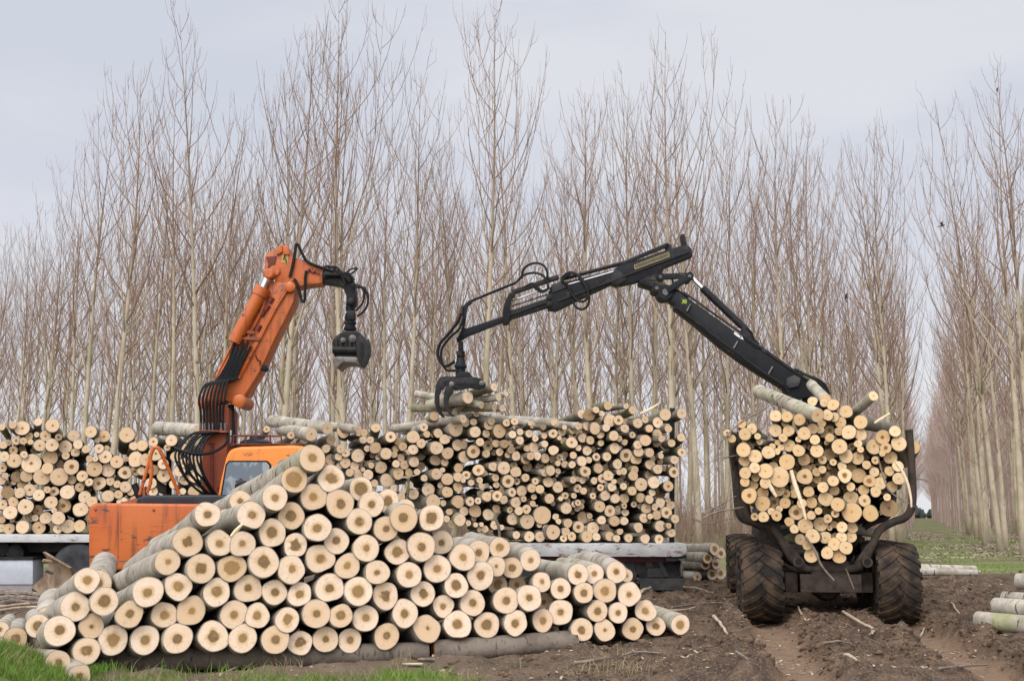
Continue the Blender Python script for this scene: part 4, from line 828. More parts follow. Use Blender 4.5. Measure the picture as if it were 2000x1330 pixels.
# ------------------------------------------------------------------ orange excavator
def poly(pts, Y): return [at(x, y, Y) for x, y in pts]
EX = at(420, 1120, 21.0); EX.z = -0.2
ex = thing('excavator', 'orange excavator with raised boom and empty grapple parked behind the thick log pile', 'excavator', EX)
VY = Vector((0, 1, 0))
def ptube(pts, r, name, mat, root, n=8, k=5):
    return MB().tube(spline([at(x, y, Y) for x, y, Y in pts], k), r, n).build(name, mat, root, fix=False)
MB().prism(poly([(172, 996), (176, 987), (186, 982), (640, 986), (640, 1116), (180, 1113), (173, 1108)], 19.6), VY * 1.9).build('counterweight', M['orange'], ex, bevel=.05, seg=3)
cw = bpy.data.objects['counterweight']
MB().prism(poly([(175, 1094), (640, 1097), (640, 1098.3), (175, 1095.3)], 19.592), VY * .02).build('trim_strip', M['steel'], cw)
for x in (230, 452): MB().prism(poly([(x, 1000), (x + .8, 1000), (x + .8, 1092), (x, 1092)], 19.594), VY * .02).build('panel_seam', M['rust_orange'], cw)
for x, y in ((186, 995), (186, 1102), (300, 1103), (420, 1104), (300, 996)): MB().lathe(at(x, y, 19.585), VY, [(.018, 0), (.026, .006), (.026, .03)], 10).build('bolt', M['rust_orange'], cw)
MB().prism(poly([(236, 981), (262, 973), (640, 973), (640, 1095), (236, 1095)], 20.0), VY * 2.6).build('upper_body', M['rust_orange'], ex, bevel=.03)
hb = MB(); hb.prism(poly([(264, 986), (268, 972), (282, 967), (432, 966), (452, 972), (452, 984), (430, 989)], 19.7), VY * 1.3)
hood = hb.build('engine_hood', M['hood'], ex, bevel=.04, seg=3)
for x in (318, 352, 392):
    MB().prism([at(x, 966.5, 19.72), at(x + 2.5, 966.5, 19.72), at(x + 2.5, 964.8, 19.72), at(x, 964.8, 19.72)], VY * 1.2).build('hood_rib', M['hood'], hood)
for pts in ([(273, 966, 20.0), (283, 930, 20.0), (296, 884, 20.0), (300, 875, 20.0), (307, 874, 20.0), (312, 879, 20.0), (331, 920, 20.1), (350, 965, 20.2)], [(300, 876, 20.0), (294, 893, 20.0), (296, 920, 20.0), (293, 945, 20.0), (287, 962, 20.0)]):
    ptube(pts, .032, 'handrail', M['orange'], ex, 8, 4)
MB().prism(poly([(278, 975), (279, 951), (283, 950), (284, 975)], 19.95), VY * .1).build('handrail_bracket', M['rust_orange'], ex)
ptube([(262, 945, 20.3), (268, 960, 20.3), (272, 972, 20.3)], .06, 'exhaust_pipe', M['hose'], ex, 10)
# cab
cabp = [(424, 975), (430, 940), (441, 893), (446, 881), (456, 875), (470, 872), (575, 869), (590, 871), (604, 880), (612, 900), (618, 975)]
cab = MB().prism(poly(cabp, 20.6), VY * 1.6).build('cab', M['cab_orange'], ex, bevel=.06, seg=3)
MB().prism(poly([(430, 968), (440, 907), (446, 899), (522, 899), (530, 907), (527, 968)], 20.585), VY * .05).build('window_frame', M['hose'], cab, bevel=.015)
MB().prism(poly([(434, 966), (443, 909), (448, 902.5), (520, 902.5), (526, 909), (523, 966)], 20.575), VY * .04).build('window', M['glass'], cab)
MB().prism(poly([(538, 968), (541, 905), (548, 897), (585, 892), (592, 968)], 20.585), VY * .05).build('side_panel', M['steel'], cab, bevel=.015)
MB().prism(poly([(543, 960), (546, 911), (551, 906), (580, 902), (584, 960)], 20.575), VY * .05).build('side_window', M['glass'], cab)
rk = MB()
for a, b in (((452, 867.5), (588, 867.5)), ((456, 850.5), (550, 851.5)), ((456, 850), (456, 870)), ((528, 851), (528, 868)), ((549.5, 851), (549.5, 874)), ((480, 851), (480, 868))):
    for Y in (20.65, 21.9): rk.tube([at(*a, Y), at(*b, Y)], .016, 6)
for q in ((456, 851), (549, 852), (456, 867), (588, 867.5)): rk.tube([at(*q, 20.65), at(*q, 21.9)], .016, 6)
rk.build('roof_rack', M['rack_red'], ex, fix=False)
c = at(500, 866, 21.2)
vent = MB().lathe(c, (0, 0, 1), [(.30, -.02), (.30, .02), (.24, .06), (.12, .08), (.11, .14), (.06, .16)], 20).build('roof_vent', M['hood'], ex)
MB().prism([at(446, 872, 20.7), at(560, 870, 20.7), at(553, 866.5, 20.7), at(452, 868, 20.7)], VY * 1.2).build('roof_hatch', M['hood'], ex, bevel=.01)
bx = MB().prism(poly([(457, 965), (458, 946), (462, 942), (478, 942), (482, 946), (482, 967)], 20.05), VY * .3).build('air_filter', M['hose'], ex, bevel=.02)
fm = MB(); fm.lathe(at(470, 941.5, 20.2), (0, 0, 1), [(.10, 0), (.10, .02), (.03, .04), (.02, .07)], 12)
for y in (948, 952): fm.prism(poly([(459, y), (481, y), (481, y + .8), (459, y + .8)], 20.04), VY * .02)
fm.build('filter_cap', M['boxgrey'], bx)
# boom foot and boom, all in one picture-parallel working plane
YB = 21.25
MB().prism(poly([(396, 797), (402, 790), (440, 790), (447, 800), (441, 975), (394, 975)], YB), VY * .75).build('boom_foot', M['rust_orange'], ex, bevel=.03)
MB().prism(poly([(412, 865), (417, 865), (416, 955), (410, 955)], YB - .03), VY * .05).build('foot_rib', M['rack_red'], ex)
boom = MB().prism(poly([(389, 783), (393, 772), (404, 762), (423, 737), (454, 661), (478, 612), (499, 571), (516, 552), (530, 548), (548, 552), (566, 552), (577, 560), (573, 589), (556, 625), (537, 661), (506, 727), (479, 770), (472, 787), (462, 793), (452, 787), (440, 782), (408, 797), (394, 797)], YB + .1), VY * .52).build('boom', M['orange'], ex, bevel=.03)
for x, y, r_ in ((467, 783, .125), (396, 788, .10), (566, 560, .10)):
    MB().lathe(at(x, y, YB - .03), VY, [(r_ * .55, -.02), (r_, 0), (r_, .70), (r_ * .55, .72)], 20).build('pivot_boss', M['orange'], boom)
for x, y in ((521, 601), (529, 586), (513, 612), (505, 640)):
    MB().tube([at(x - 3, y + 5, YB + .09), at(x + 3, y - 5, YB + .09)], .055, 10).build('port_shade', M['rack_red'], boom)  # solid dark plugs, painted shade for the cut-out holes in the boom
cyl = MB().tube([at(457, 668, YB + .02), at(511, 568, YB + .02)], .125, 18).build('boom_cylinder', M['orange'], ex)
MB().tube([at(506, 577, YB + .02), at(514, 562, YB + .02)], .15, 18).build('cylinder_collar', M['orange'], cyl)
MB().tube([at(511, 568, YB + .02), at(523, 541, YB + .02)], .062, 14).build('cylinder_rod', M['chrome'], cyl)
MB().lathe(at(524, 534, YB - .08), VY, [(.075, 0), (.10, .02), (.10, .24), (.075, .26)], 16).build('rod_eye', M['orange'], cyl)
for pts in ([(462, 741), (497, 675), (537, 598), (566, 553), (573, 547)], [(467, 738), (502, 672), (541, 598), (569, 555)], [(422, 737), (452, 676), (470, 640)], [(426, 739), (457, 680), (474, 645)], [(440, 742), (468, 688), (509, 612), (519, 573)]):
    ptube([(x, y, YB + .06) for x, y in pts], .026, 'hydraulic_line', M['orange'], boom, 6)
for a, b in (((420, 738), (470, 736)), ((459, 660), (508, 662)), ((480, 648), (497, 650))):
    MB().beam(at(*a, YB + .03), at(*b, YB + .03), .05, .06).build('pipe_clamp', M['rust_orange'], boom)
MB().prism(poly([(508, 712), (519, 712), (522, 719), (517, 725), (507, 722)], YB + .12), VY * .2).build('work_lamp', M['hose'], boom, bevel=.02)
ptube([(499, 693, YB + .06), (502, 702, YB + .06), (508, 706, YB + .06), (507, 713, YB + .06)], .012, 'lamp_cable', M['hose'], boom, 5)
# arm
YA = YB + .14
arm = MB().prism(poly([(517, 500), (523, 494), (545, 480), (558, 478.5), (565, 484), (567, 500), (600, 510), (631, 523), (629, 553), (600, 556), (577, 561), (560, 566), (546, 563), (538, 550), (531, 534), (516, 531)], YA), VY * .44).build('arm', M['orange'], ex, bevel=.025)
MB().prism(poly([(519, 502), (540, 500), (536, 516), (530, 531), (521, 530), (524, 516)], YA - .02), VY * .05).build('arm_recess_shade', M['rack_red'], arm)  # flat dark plate, painted shade for the hollow between the arm's lugs
MB().prism(poly([(540, 487), (546, 478), (551, 479), (552, 492), (540, 498)], YA - .06), VY * .07).build('lug', M['orange'], arm, bevel=.01)
MB().prism(poly([(553, 488), (558, 477.5), (563, 479), (565, 497), (553, 497)], YA - .06), VY * .07).build('lug', M['orange'], arm, bevel=.01)
MB().lathe(at(536, 529, YA - .05), VY, [(.09, 0), (.11, .02), (.11, .5), (.09, .52)], 18).build('pivot_boss', M['orange'], arm)
pl = MB().prism(poly([(551, 495), (563, 499), (562, 516), (550, 512)], YA - .012), VY * .02).build('warning_plate', M['yellow'], arm)
wm = MB()
for a, b in (((552.5, 507), (556, 499)), ((556, 499), (559.5, 508.5)), ((559.5, 508.5), (552.5, 507)), ((556, 502), (556.3, 505.5)), ((559, 509), (560.5, 514)), ((557, 512), (560.8, 511.5))): wm.beam(at(*a, YA - .018), at(*b, YA - .018), .011, .012)
wm.build('warning_mark', M['blackmark'], pl)
ptube([(600, 530, YA - .04), (606, 524, YA - .04), (611, 531, YA - .04), (617, 528, YA - .04), (622, 535, YA - .04)], .03, 'arm_fitting', M['rust_orange'], arm, 6)
tip = MB().prism(poly([(629, 525), (650, 527), (683, 532), (688, 541), (692, 556), (695, 578), (694, 593), (676, 592), (676, 578), (670, 562), (662, 556), (629, 551)], YA + .05), VY * .34).build('arm_tip', M['black'], ex, bevel=.02)
MB().tube([at(634, 536, YA), at(664, 536, YA)], .055, 12).build('tip_cylinder', M['claw'], tip)
for x, y in ((681, 546), (634, 538), (685, 588)):
    MB().lathe(at(x, y, YA), VY, [(.05, 0), (.07, .015), (.07, .43), (.05, .445)], 14).build('pin', M['claw'], tip)
c = at(684.5, 600, YA + .22)
rot = MB().lathe(c, (0, 0, -1), [(.06, -.1), (.09, -.08), (.09, .08), (.07, .1), (.095, .12), (.11, .22), (.10, .28), (.125, .30), (.125, .33), (.10, .335), (.10, .40), (.125, .405), (.125, .45), (.07, .46), (.07, .52)], 20).build('rotator', M['black'], ex)
MB().prism([at(677, 606, YA + .1), at(692, 606, YA + .1), at(691, 624, YA + .1), at(678, 624, YA + .1)], VY * .24).build('rotator_yoke', M['claw'], rot, bevel=.015)
gp = MB().prism(poly([(652, 659), (664, 650), (676, 645), (697, 645), (706, 652), (712, 662), (712, 690), (698, 700), (654, 698), (649, 686), (648, 668)], YA - .12), VY * .7).build('grapple', M['black'], ex, bevel=.05, seg=3)
for x in (655, 664, 673, 682, 690):
    MB().prism(poly([(x, 662), (x + 2.5, 658), (x + 4, 662), (x + 4, 690), (x, 690)], YA - .16), VY * .1).build('grapple_rib', M['claw'], gp, bevel=.008)
MB().tube([at(650, 683, YA - .14), at(696, 684, YA - .14)], .075, 14).build('grapple_bar', M['claw'], gp)
MB().lathe(at(670, 664, YA - .2), VY, [(.03, 0), (.05, .01), (.05, .1)], 12).build('bolt', M['steel'], gp)
MB().lathe(at(688, 661, YA - .2), VY, [(.04, 0), (.075, .02), (.075, .1)], 12).build('bolt', M['steel'], gp)
MB().prism(poly([(647.5, 699), (660, 696), (697, 697), (703, 704), (702, 713), (696, 709), (684, 707), (672, 707), (664, 711), (658, 718.5), (652, 714)], YA - .22), VY * .75).build('claw', M['steel'], gp, bevel=.01)
def arc_band(cx, cy, rx, ry, w, a0, a1, n=12):
    o_, i_ = [], []
    for k in range(n + 1):
        a = R(a0 + (a1 - a0) * k / n); t_ = w * (0.45 + 0.55 * math.sin(math.pi * min(1, k / n + .15)))
        o_.append((cx + rx * math.cos(a), cy + ry * math.sin(a))); i_.append((cx + (rx - t_) * math.cos(a), cy + (ry - t_) * math.sin(a)))
    return o_ + i_[::-1]
MB().prism(poly([(698, 658), (703, 653), (709, 660), (715, 670), (716, 664), (720, 661), (723.5, 676), (723, 694), (718, 710), (711, 718.5), (705, 716), (698, 702), (695, 684), (695, 668)], YA - .25), VY * .09).build('claw', M['claw'], gp, bevel=.012)
MB().prism(poly(arc_band(702, 686, 21, 31, 6, -75, 80), YA + .45), VY * .10).build('claw', M['steel'], gp, bevel=.01)
MB().prism(poly([(703, 668), (709, 670), (710, 690), (706, 700), (703, 690)], YA - .27), VY * .03).build('claw_gap_shade', M['hose'], gp)  # solid black plate in place of a gap, its shade painted on
# hoses of the excavator
for i in range(8):
    f = i / 7
    ptube([(440 - 30 * f, 843 + 2 * f, YB - .10 - .02 * i), (418 - 44 * f, 845 + 3 * (i % 2), YB - .16), (403 - 52 * f, 860 + 6 * f + 3 * (i % 3), YB - .3), (392 - 50 * f, 888 + 4 * (i % 2), YB - .42), (396 - 46 * f + 4 * (i % 2), 920, YB - .4), (410 - 40 * f, 948 - 5 * (i % 3), YB - .3), (424 - 24 * f, 968, YB - .15)], .021, 'hose', M['hose'], ex, 8)
ptube([(340, 874, 20.75), (360, 882, 20.75), (385, 886, 20.8), (412, 884, 20.9), (440, 868, 21.1), (446, 845, 21.2)], .028, 'hose', M['hose'], ex, 8)
for i in range(8):
    x = 393 + i * 6.2
    ptube([(x, 845, YB - .06 - .02 * (i % 3)), (x - 1, 805, YB - .12), (x - 4 + i, 778, YB - .16), (x + 8, 752 - i, YB - .1), (424 + i * 5, 741, YB - .02), (446 + i * 4, 705, YB - .01), (458 + i * 4.6, 668 + (i % 2) * 8, YB + .02)], .023, 'hose', M['hose'], ex, 8)
for i in range(7):
    MB().tube([at(392 + i * 8, 826, YB - .1), at(392 + i * 8, 842, YB - .08)], .026, 8).build('hose_fitting', M['steel'], ex)
MB().beam(at(392, 842, YB - .08), at(446, 843, YB - .08), .16, .04).build('hose_bracket', M['rust_orange'], ex)
for pts, r_ in (([(566, 541), (571, 522), (576, 495), (578, 480), (582, 478), (590, 495), (602, 512), (632, 524), (652, 530)], .03), ([(598, 529), (596, 545), (596, 570), (594, 588), (590, 588), (586, 574), (580, 553), (574, 545)], .028),
                ([(627, 524), (642, 520), (655, 527), (668, 540), (674, 556)], .024), ([(640, 525), (654, 521), (666, 531), (677, 545)], .024), ([(655, 530), (668, 533), (680, 534), (692, 547)], .024),
                ([(686, 556), (700, 558), (713, 566), (719, 580), (716, 600), (706, 612), (697, 618)], .022), ([(690, 555), (704, 560), (711, 572), (709, 590), (701, 601), (694, 608)], .022), ([(674, 535), (684, 527), (697, 523)], .018), ([(682, 537), (690, 532), (699, 524)], .018), ([(683, 556), (697, 562), (712, 562), (714, 575)], .02)):
    ptube([(x, y, YA - .05) for x, y in pts], r_, 'hose', M['hose'], ex, 7)
MB().tube([at(451, 790, YB + .3), at(455, 870, YB + .3)], .06, 10).build('swing_cylinder', M['claw'], ex)
MB().tube([at(447, 868, YB + .2), at(449, 840, YB + .2)], .045, 10).build('cylinder_rod', M['chrome'], ex)
# undercarriage
MB().prism(poly([(240, 1108), (560, 1108), (560, 1150), (240, 1150)], 20.3), VY * 1.7).build('undercarriage', M['chassis'], ex, bevel=.03)
for x in (265, 520):
    for Y in (19.95, 22.2):
        w = MB().lathe(at(x, 1150, Y), VY, [(.2, .02), (.40, .0), (.50, .03), (.52, .1), (.52, .35), (.50, .42), (.40, .45), (.2, .43)], 28).build('wheel', M['tyre'], ex)
        MB().lathe(at(x, 1150, Y), VY, [(.08, -.03), (.28, -.01), (.30, .04)], 20).build('rim', M['rim'], w)
bl, N_ = MB(), 9
for i in range(N_ + 1):
    f = i / N_; w = math.sin(f * math.pi)
    top, botm = at(83 + 52 * f, 1078 + 31 * f, 19.9 + .1 * f), at(60 + 36 * f, 1146 + 26 * f, 19.8 + .1 * f)
    for j in range(9):
        g_ = j / 8; q = top.lerp(botm, g_); q.x += .11 * math.sin(g_ * math.pi); q.y += .22 * math.sin(g_ * math.pi)
        bl.v.append(tuple(q)); bl.v.append(tuple(q + Vector((0.03, .05, .01))))
for i in range(N_):
    for j in range(8):
        a = (i * 9 + j) * 2; b = ((i + 1) * 9 + j) * 2
        bl.f += [(a, a + 2, b + 2, b), (a + 1, b + 1, b + 3, a + 3)]
for i in range(N_): a = i * 18; b = a + 18; bl.f += [(a, b, b + 1, a + 1), (a + 16, a + 17, b + 17, b + 16)]
for j in range(8): a = j * 2; b = N_ * 18 + j * 2; bl.f += [(a, a + 1, a + 3, a + 2), (b, b + 2, b + 3, b + 1)]
bld = bl.build('dozer_blade', M['bladeplate'], ex)
MB().tube([at(88, 1114, 19.85), at(104, 1119, 19.95)], .03, 6).build('blade_bracket', M['rim'], bld); MB().tube([at(84, 1094, 19.85), at(100, 1097, 19.95)], .03, 6).build('blade_bracket', M['bladeplate'], bld)

# ------------------------------------------------------------------ forwarder
ROT = -math.atan2(HX, HY)
fw = thing('forwarder', 'mud caked forwarder with raised black crane carrying a heaped load of logs', 'forwarder', (FW[0], FW[1], -0.04), ROT)
RV, HV = Vector((HY, -HX, 0)), Vector((HX, HY, 0))
def W(x, y, z): return Vector((FW[0], FW[1], -0.04)) + RV * x + HV * y + Vector((0, 0, z))
def tyre(x, y, r=.685, w=.68):
    c = W(x, y, r - .03); ax = RV
    prof = [(.33, -w * .40), (.36, -w * .46), (r * .80, -w * .5), (r * .925, -w * .47), (r * .955, -w * .3), (r * .965, 0), (r * .955, w * .3), (r * .925, w * .47), (r * .80, w * .5), (.36, w * .46), (.33, w * .40)]
    m = MB(); m.lathe(c, ax, prof, 40, HV)
    up = ax.cross(HV); n = 19
    for sd_ in (-1, 1):
        for i in range(n):
            th0 = 2 * math.pi * (i + (.5 if sd_ > 0 else 0)) / n
            rows = []
            for k in range(5):
                f = k / 4; lat = sd_ * (-.03 * w + f * w * .545); th = th0 + .42 * f ** .8; rr = r * (1.0 - .065 * f ** 3)
                hw = .075 + .02 * f
                rows.append([c + ax * lat + (HV * math.cos(th + e * hw * q) + up * math.sin(th + e * hw * q)) * rad for e, q, rad in ((-1, 1.15, rr - .06), (-1, .75, rr), (1, .75, rr), (1, 1.15, rr - .06))])
            vs = [p for r_ in rows for p in r_]; fs = []
            for k in range(4):
                for j in range(4): fs.append((k * 4 + j, k * 4 + (j + 1) % 4, k * 4 + 4 + (j + 1) % 4, k * 4 + 4 + j))
            fs += [(3, 2, 1, 0), (16, 17, 18, 19)]; m.add(vs, fs)
    wh = m.build('wheel', M['tyre'], fw)
    for s_ in (-1, 1): MB().lathe(c, ax * s_, [(.09, w * .30), (.12, w * .44), (.20, w * .44), (.22, w * .36), (.33, w * .38), (.35, w * .46)], 24).build('rim', M['rim'], wh)
    return wh
for y in (0.0, 1.52, 5.9, 7.42):
    for x in (-1.12, 1.10): tyre(x, y)
fr = MB(); fr.beam(W(0, -.45, .86), W(0, 5.2, .86), .62, .34); fr.beam(W(0, 5.2, .95), W(0, 9.0, .95), .8, .5)
fr.build('frame', M['mudmetal'], fw, bevel=.03)
for y in (.76, 6.66):
    ax_ = MB(); ax_.beam(W(-.78, y, .62), W(.78, y, .62), .36, .36); ax_.beam(W(-.62, y - .95, .66), W(-.62, y + .95, .66), .22, .34); ax_.beam(W(.62, y - .95, .66), W(.62, y + .95, .66), .22, .34)
    ax_.build('bogie_axle', M['mudmetal'], fw, bevel=.04)
MB().lathe(W(0, .2, .6), HV, [(.1, -.25), (.22, -.2), (.28, 0), (.28, .5)], 18).build('differential', M['mudmetal'], fw)
bk = MB()
for x in (-.45, .45): bk.beam(W(x, -.42, .45), W(x, -.42, .80), .14, .1)
bk.beam(W(-.5, -.42, .66), W(.5, -.42, .66), .1, .3); bk.build('rear_crossmember', M['mudmetal'], fw, bevel=.02)
for x in (-.53, .585):
    o = MB().lathe(W(x, -.62, 1.02), HV, [(.055, 0.02), (.055, 0), (.088, 0), (.088, .9)], 16).build('frame_tube', M['mudmetal'], fw)
    MB().lathe(W(x, -.615, 1.02), HV, [(.056, 0), (.056, .01)], 16).build('tube_bore_shade', M['hose'], o)  # black disc painted for the shaded inside of the tube
L_ = [(-1.42, 3.22), (-1.38, 2.4), (-1.35, 1.9), (-1.26, 1.70), (-1.05, 1.62), (-.86, 1.50), (-.72, 1.25), (-.58, 1.02), (-.36, .90)]
R_ = [(.36, .90), (.56, 1.02), (.70, 1.28), (.84, 1.54), (1.05, 1.67), (1.27, 1.76), (1.39, 1.98), (1.41, 2.5), (1.40, 3.22)]
for y in (-.40, 1.5, 3.2):
    MB().tube(spline([W(x, y, z) for x, z in L_ + R_], 5), [.068 if .8 < i < 99 else .06 for i in range(len(spline([W(x, y, z) for x, z in L_ + R_], 5)))], 10).build('bunk', M['mudmetal'], fw, fix=False)
for s_ in (-1, 1):
    MB().prism([W(s_ * .36, -.44, .84), W(s_ * .62, -.44, 1.02), W(s_ * .80, -.44, 1.42), W(s_ * .62, -.44, 1.30), W(s_ * .40, -.44, 1.0)], HV * .1).build('bunk_gusset', M['mudmetal'], fw, bevel=.01)
gate = MB()
for x in (-1.2, -.6, 0, .6, 1.2): gate.beam(W(x, 4.1, 1.2), W(x, 4.1, 2.9), .07, .07)
for z in (1.3, 2.1, 2.9): gate.beam(W(-1.25, 4.14, z), W(1.25, 4.14, z), .07, .07)
gate.build('headboard', M['mudmetal'], fw)
cb = MB().prism([W(-.8, 5.3, 1.2), W(.8, 5.3, 1.2), W(.75, 5.4, 2.7), W(-.75, 5.4, 2.7)], HV * 1.6).build('cab', M['black'], fw, bevel=.06)
MB().prism([W(-.66, 5.33, 1.8), W(.66, 5.33, 1.8), W(.62, 5.37, 2.55), W(-.62, 5.37, 2.55)], HV * -.03).build('rear_window', M['glass'], cb)
MB().prism([W(-.8, 7.0, 1.1), W(.8, 7.0, 1.1), W(.75, 7.0, 2.0), W(-.75, 7.0, 2.0)], HV * 2.0).build('engine_hood', M['mudmetal'], fw, bevel=.08)
# crane
def YC(px): return 23.6 + (1600 - px) / 705 * 2.4
def cp(x, y, dy=0.0): return at(x, y, YC(x) + dy)
def cpoly(pts, dy, th): return [cp(x, y, dy) for x, y in pts], VY * th
cb_ = at(1597, 770, 23.6)
MB().lathe(Vector((cb_.x, cb_.y + .25, 1.0)), (0, 0, 1), [(.32, 0), (.32, .5), (.22, .6), (.20, cb_.z - 1.2), (.26, cb_.z - 1.15), (.26, cb_.z - .75)], 18).build('crane_column', M['black'], fw)
boom2 = MB().prism(*cpoly([(1292, 565), (1302, 557), (1313, 561), (1330, 572), (1400, 622), (1470, 672), (1500, 690), (1560, 727), (1596, 752), (1602, 770), (1560, 780), (1540, 771), (1532, 757), (1490, 732), (1448, 705), (1404, 672), (1360, 634), (1330, 611), (1318, 602), (1318, 594), (1296, 579)], -.02, .38)).build('crane_boom', M['black'], fw, bevel=.02)
MB().beam(cp(1335, 571, -.04), cp(1585, 748, -.04), .05, .05).build('boom_edge', M['claw'], boom2)
for a, b in (((1322, 606), (1538, 765)),): MB().tube(spline([cp(1322, 600, -.05), cp(1400, 660, -.05), cp(1470, 712, -.05), cp(1530, 752, -.05)], 5), .022, 6).build('boom_pipe', M['claw'], boom2)
for x, y in ((1345, 600), (1437, 672), (1505, 722)): MB().beam(cp(x - 4, y + 8, -.06), cp(x + 4, y - 6, -.06), .03, .03).build('pipe_clip', M['steel'], boom2)
MB().prism(*cpoly([(1537, 738), (1552, 732), (1564, 738), (1560, 754), (1543, 758), (1537, 752)], -.12, .12)).build('valve_cover', M['boxgrey'], boom2, bevel=.01)
st_ = MB().prism(*cpoly([(1437, 644), (1443, 641), (1459, 652), (1455, 664), (1447, 662), (1433, 652)], -.035, .02)).build('safety_sticker', M['white'], boom2)
MB().prism(*cpoly([(1439, 644), (1442, 642), (1447, 645.5), (1445, 648)], -.042, .02)).build('sticker_bar', M['redmark'], st_)
zz = MB()
for a, b in (((1443, 652), (1447, 656)), ((1447, 656), (1449, 652)), ((1449, 652), (1453, 659)), ((1445, 660), (1448, 657))): zz.beam(cp(*a, -.04), cp(*b, -.04), .014, .014)
zz.build('sticker_mark', M['blackmark'], st_)
dm = MB()
for pts in ([(1332, 589), (1335, 585), (1340, 584.5), (1342, 588), (1341, 592), (1336, 593)], [(1333, 586), (1331, 583), (1335, 585)], [(1339, 592), (1342, 594), (1339, 594)], [(1333, 590), (1331, 594), (1335, 592)]): dm.prism(*cpoly(pts, -.032, .02))
dm.build('emblem', M['limemark'], boom2)
# knuckle
kn = MB().prism(*cpoly([(1248, 548), (1262, 541), (1287, 533), (1294, 541), (1296, 552), (1312, 560), (1316, 570), (1308, 579), (1296, 577), (1284, 566), (1270, 560), (1250, 554)], -.06, .46)).build('knuckle', M['black'], fw, bevel=.02)
for x, y, r_ in ((1300, 570, .17), (1283, 562, .10), (1347, 539, .09), (1290, 540, .09)):
    o = MB().lathe(cp(x, y, -.10), VY, [(r_ * .5, -.01), (r_ * .55, 0), (r_, .0), (r_, .52), (r_ * .5, .53)], 20).build('pivot_boss', M['black'], kn)
    MB().lathe(cp(x, y, -.115), VY, [(r_ * .42, 0), (r_ * .42, .02)], 14).build('pin', M['steel'], o)
lk = MB(); lk.beam(cp(1290, 541, -.04), cp(1347, 538.5, -.04), .08, .13); lk.build('crane_link', M['black'], kn, bevel=.01)
lk = MB(); lk.beam(cp(1303, 568, -.08), cp(1347, 540, -.08), .08, .14); lk.build('crane_link', M['black'], kn, bevel=.01)
ptube([(1296, 545, YC(1296) + .1), (1306, 541, YC(1306) + .1), (1314, 548, YC(1314) + .1), (1317, 562, YC(1317) + .1), (1334, 574, YC(1334) + .1), (1344, 580, YC(1344))], .022, 'hose', M['hose'], kn, 6)
cy = MB().tube([cp(1372, 563, .05), cp(1456, 643, .05)], .082, 16).build('crane_cylinder', M['black'], fw)
MB().tube([cp(1349, 540, .05), cp(1374, 565, .05)], .045, 12).build('cylinder_rod', M['chrome'], cy)
MB().prism(*cpoly([(1446, 645), (1452, 636), (1460, 637), (1468, 655), (1490, 682), (1476, 680), (1452, 662)], -.05, .3)).build('cylinder_mount', M['black'], boom2, bevel=.01)
for pts in ([(1458, 640), (1468, 650), (1473, 663), (1483, 672)], [(1556, 722), (1575, 732), (1596, 740), (1612, 752), (1620, 770)], [(1562, 728), (1585, 738), (1606, 752), (1616, 768)], [(1552, 720), (1560, 730), (1580, 745), (1600, 760)]):
    ptube([(x, y, YC(x) - .05) for x, y in pts], .026, 'hose', M['hose'], fw, 7)
# jib
jib = MB().prism(*cpoly([(1341, 476), (1351, 486), (1353, 500), (1300, 521), (1294, 531), (1240, 551), (1205, 558), (1197, 553), (1146, 577), (1086, 606), (1070, 604), (1068, 580), (1078, 555), (1106, 550), (1200, 527), (1205, 521), (1300, 489)], 0.0, .30)).build('crane_jib', M['black'], fw, bevel=.02)
MB().beam(cp(1090, 588, -.02), cp(1345, 492, -.02), .03, .035).build('jib_ridge', M['claw'], jib)
MB().prism(*cpoly([(1077, 556), (1100, 548), (1107, 556), (1106, 562), (1079, 572)], -.03, .34)).build('jib_collar', M['boxgrey'], jib, bevel=.01)
MB().prism(*cpoly([(1192, 541), (1200, 526), (1214, 532), (1225, 546), (1206, 558), (1194, 553)], -.03, .34)).build('jib_flange', M['claw'], jib, bevel=.01)
MB().prism(*cpoly([(1330, 457), (1337, 457), (1342, 477), (1338, 483), (1333, 480)], .0, .25)).build('stop_bracket', M['black'], jib, bevel=.01)
MB().prism(*cpoly([(1300, 488), (1299, 478), (1304, 474), (1310, 478), (1313, 487), (1324, 483), (1323, 488), (1303, 496)], .05, .15)).build('rail_bracket', M['black'], jib, bevel=.01)
np_ = MB().prism(*cpoly([(1239, 518), (1306, 493), (1307.5, 501.5), (1240.5, 526)], -.018, .02)).build('name_plate', M['olive'], jib)
fr_ = MB()
for a, b in (((1239, 518), (1306, 493)), ((1306, 493), (1307.5, 501.5)), ((1307.5, 501.5), (1240.5, 526)), ((1240.5, 526), (1239, 518))): fr_.beam(cp(*a, -.02), cp(*b, -.02), .008, .01)
fr_.build('plate_border', M['yellow'], np_)
MB().tube([cp(1095, 546, .05), cp(1220, 513, .05), cp(1305, 477, .05)], .045, 10).build('extension_cylinder', M['claw'], jib)
MB().tube([cp(1110, 556, .0), cp(1200, 530, .0)], .018, 8).build('extension_rod', M['chrome'], jib)
MB().tube([cp(1205, 522, .02), cp(1302, 482, .02)], .022, 8).build('extension_pipe', M['black'], jib)
for x, y in ((1073, 580), (1073, 594)): MB().lathe(cp(x, y, -.04), VY, [(.03, 0), (.065, .01), (.065, .05)], 14).build('bolt', M['claw'], jib)
e1 = MB().prism(*cpoly([(1070, 582), (1072, 599), (1000, 622), (986, 633), (982, 632), (981, 612), (998, 606)], .04, .22)).build('jib_extension', M['black'], fw, bevel=.012)
MB().beam(cp(1068, 590, .02), cp(990, 617, .02), .03, .04).build('extension_groove', M['claw'], e1)
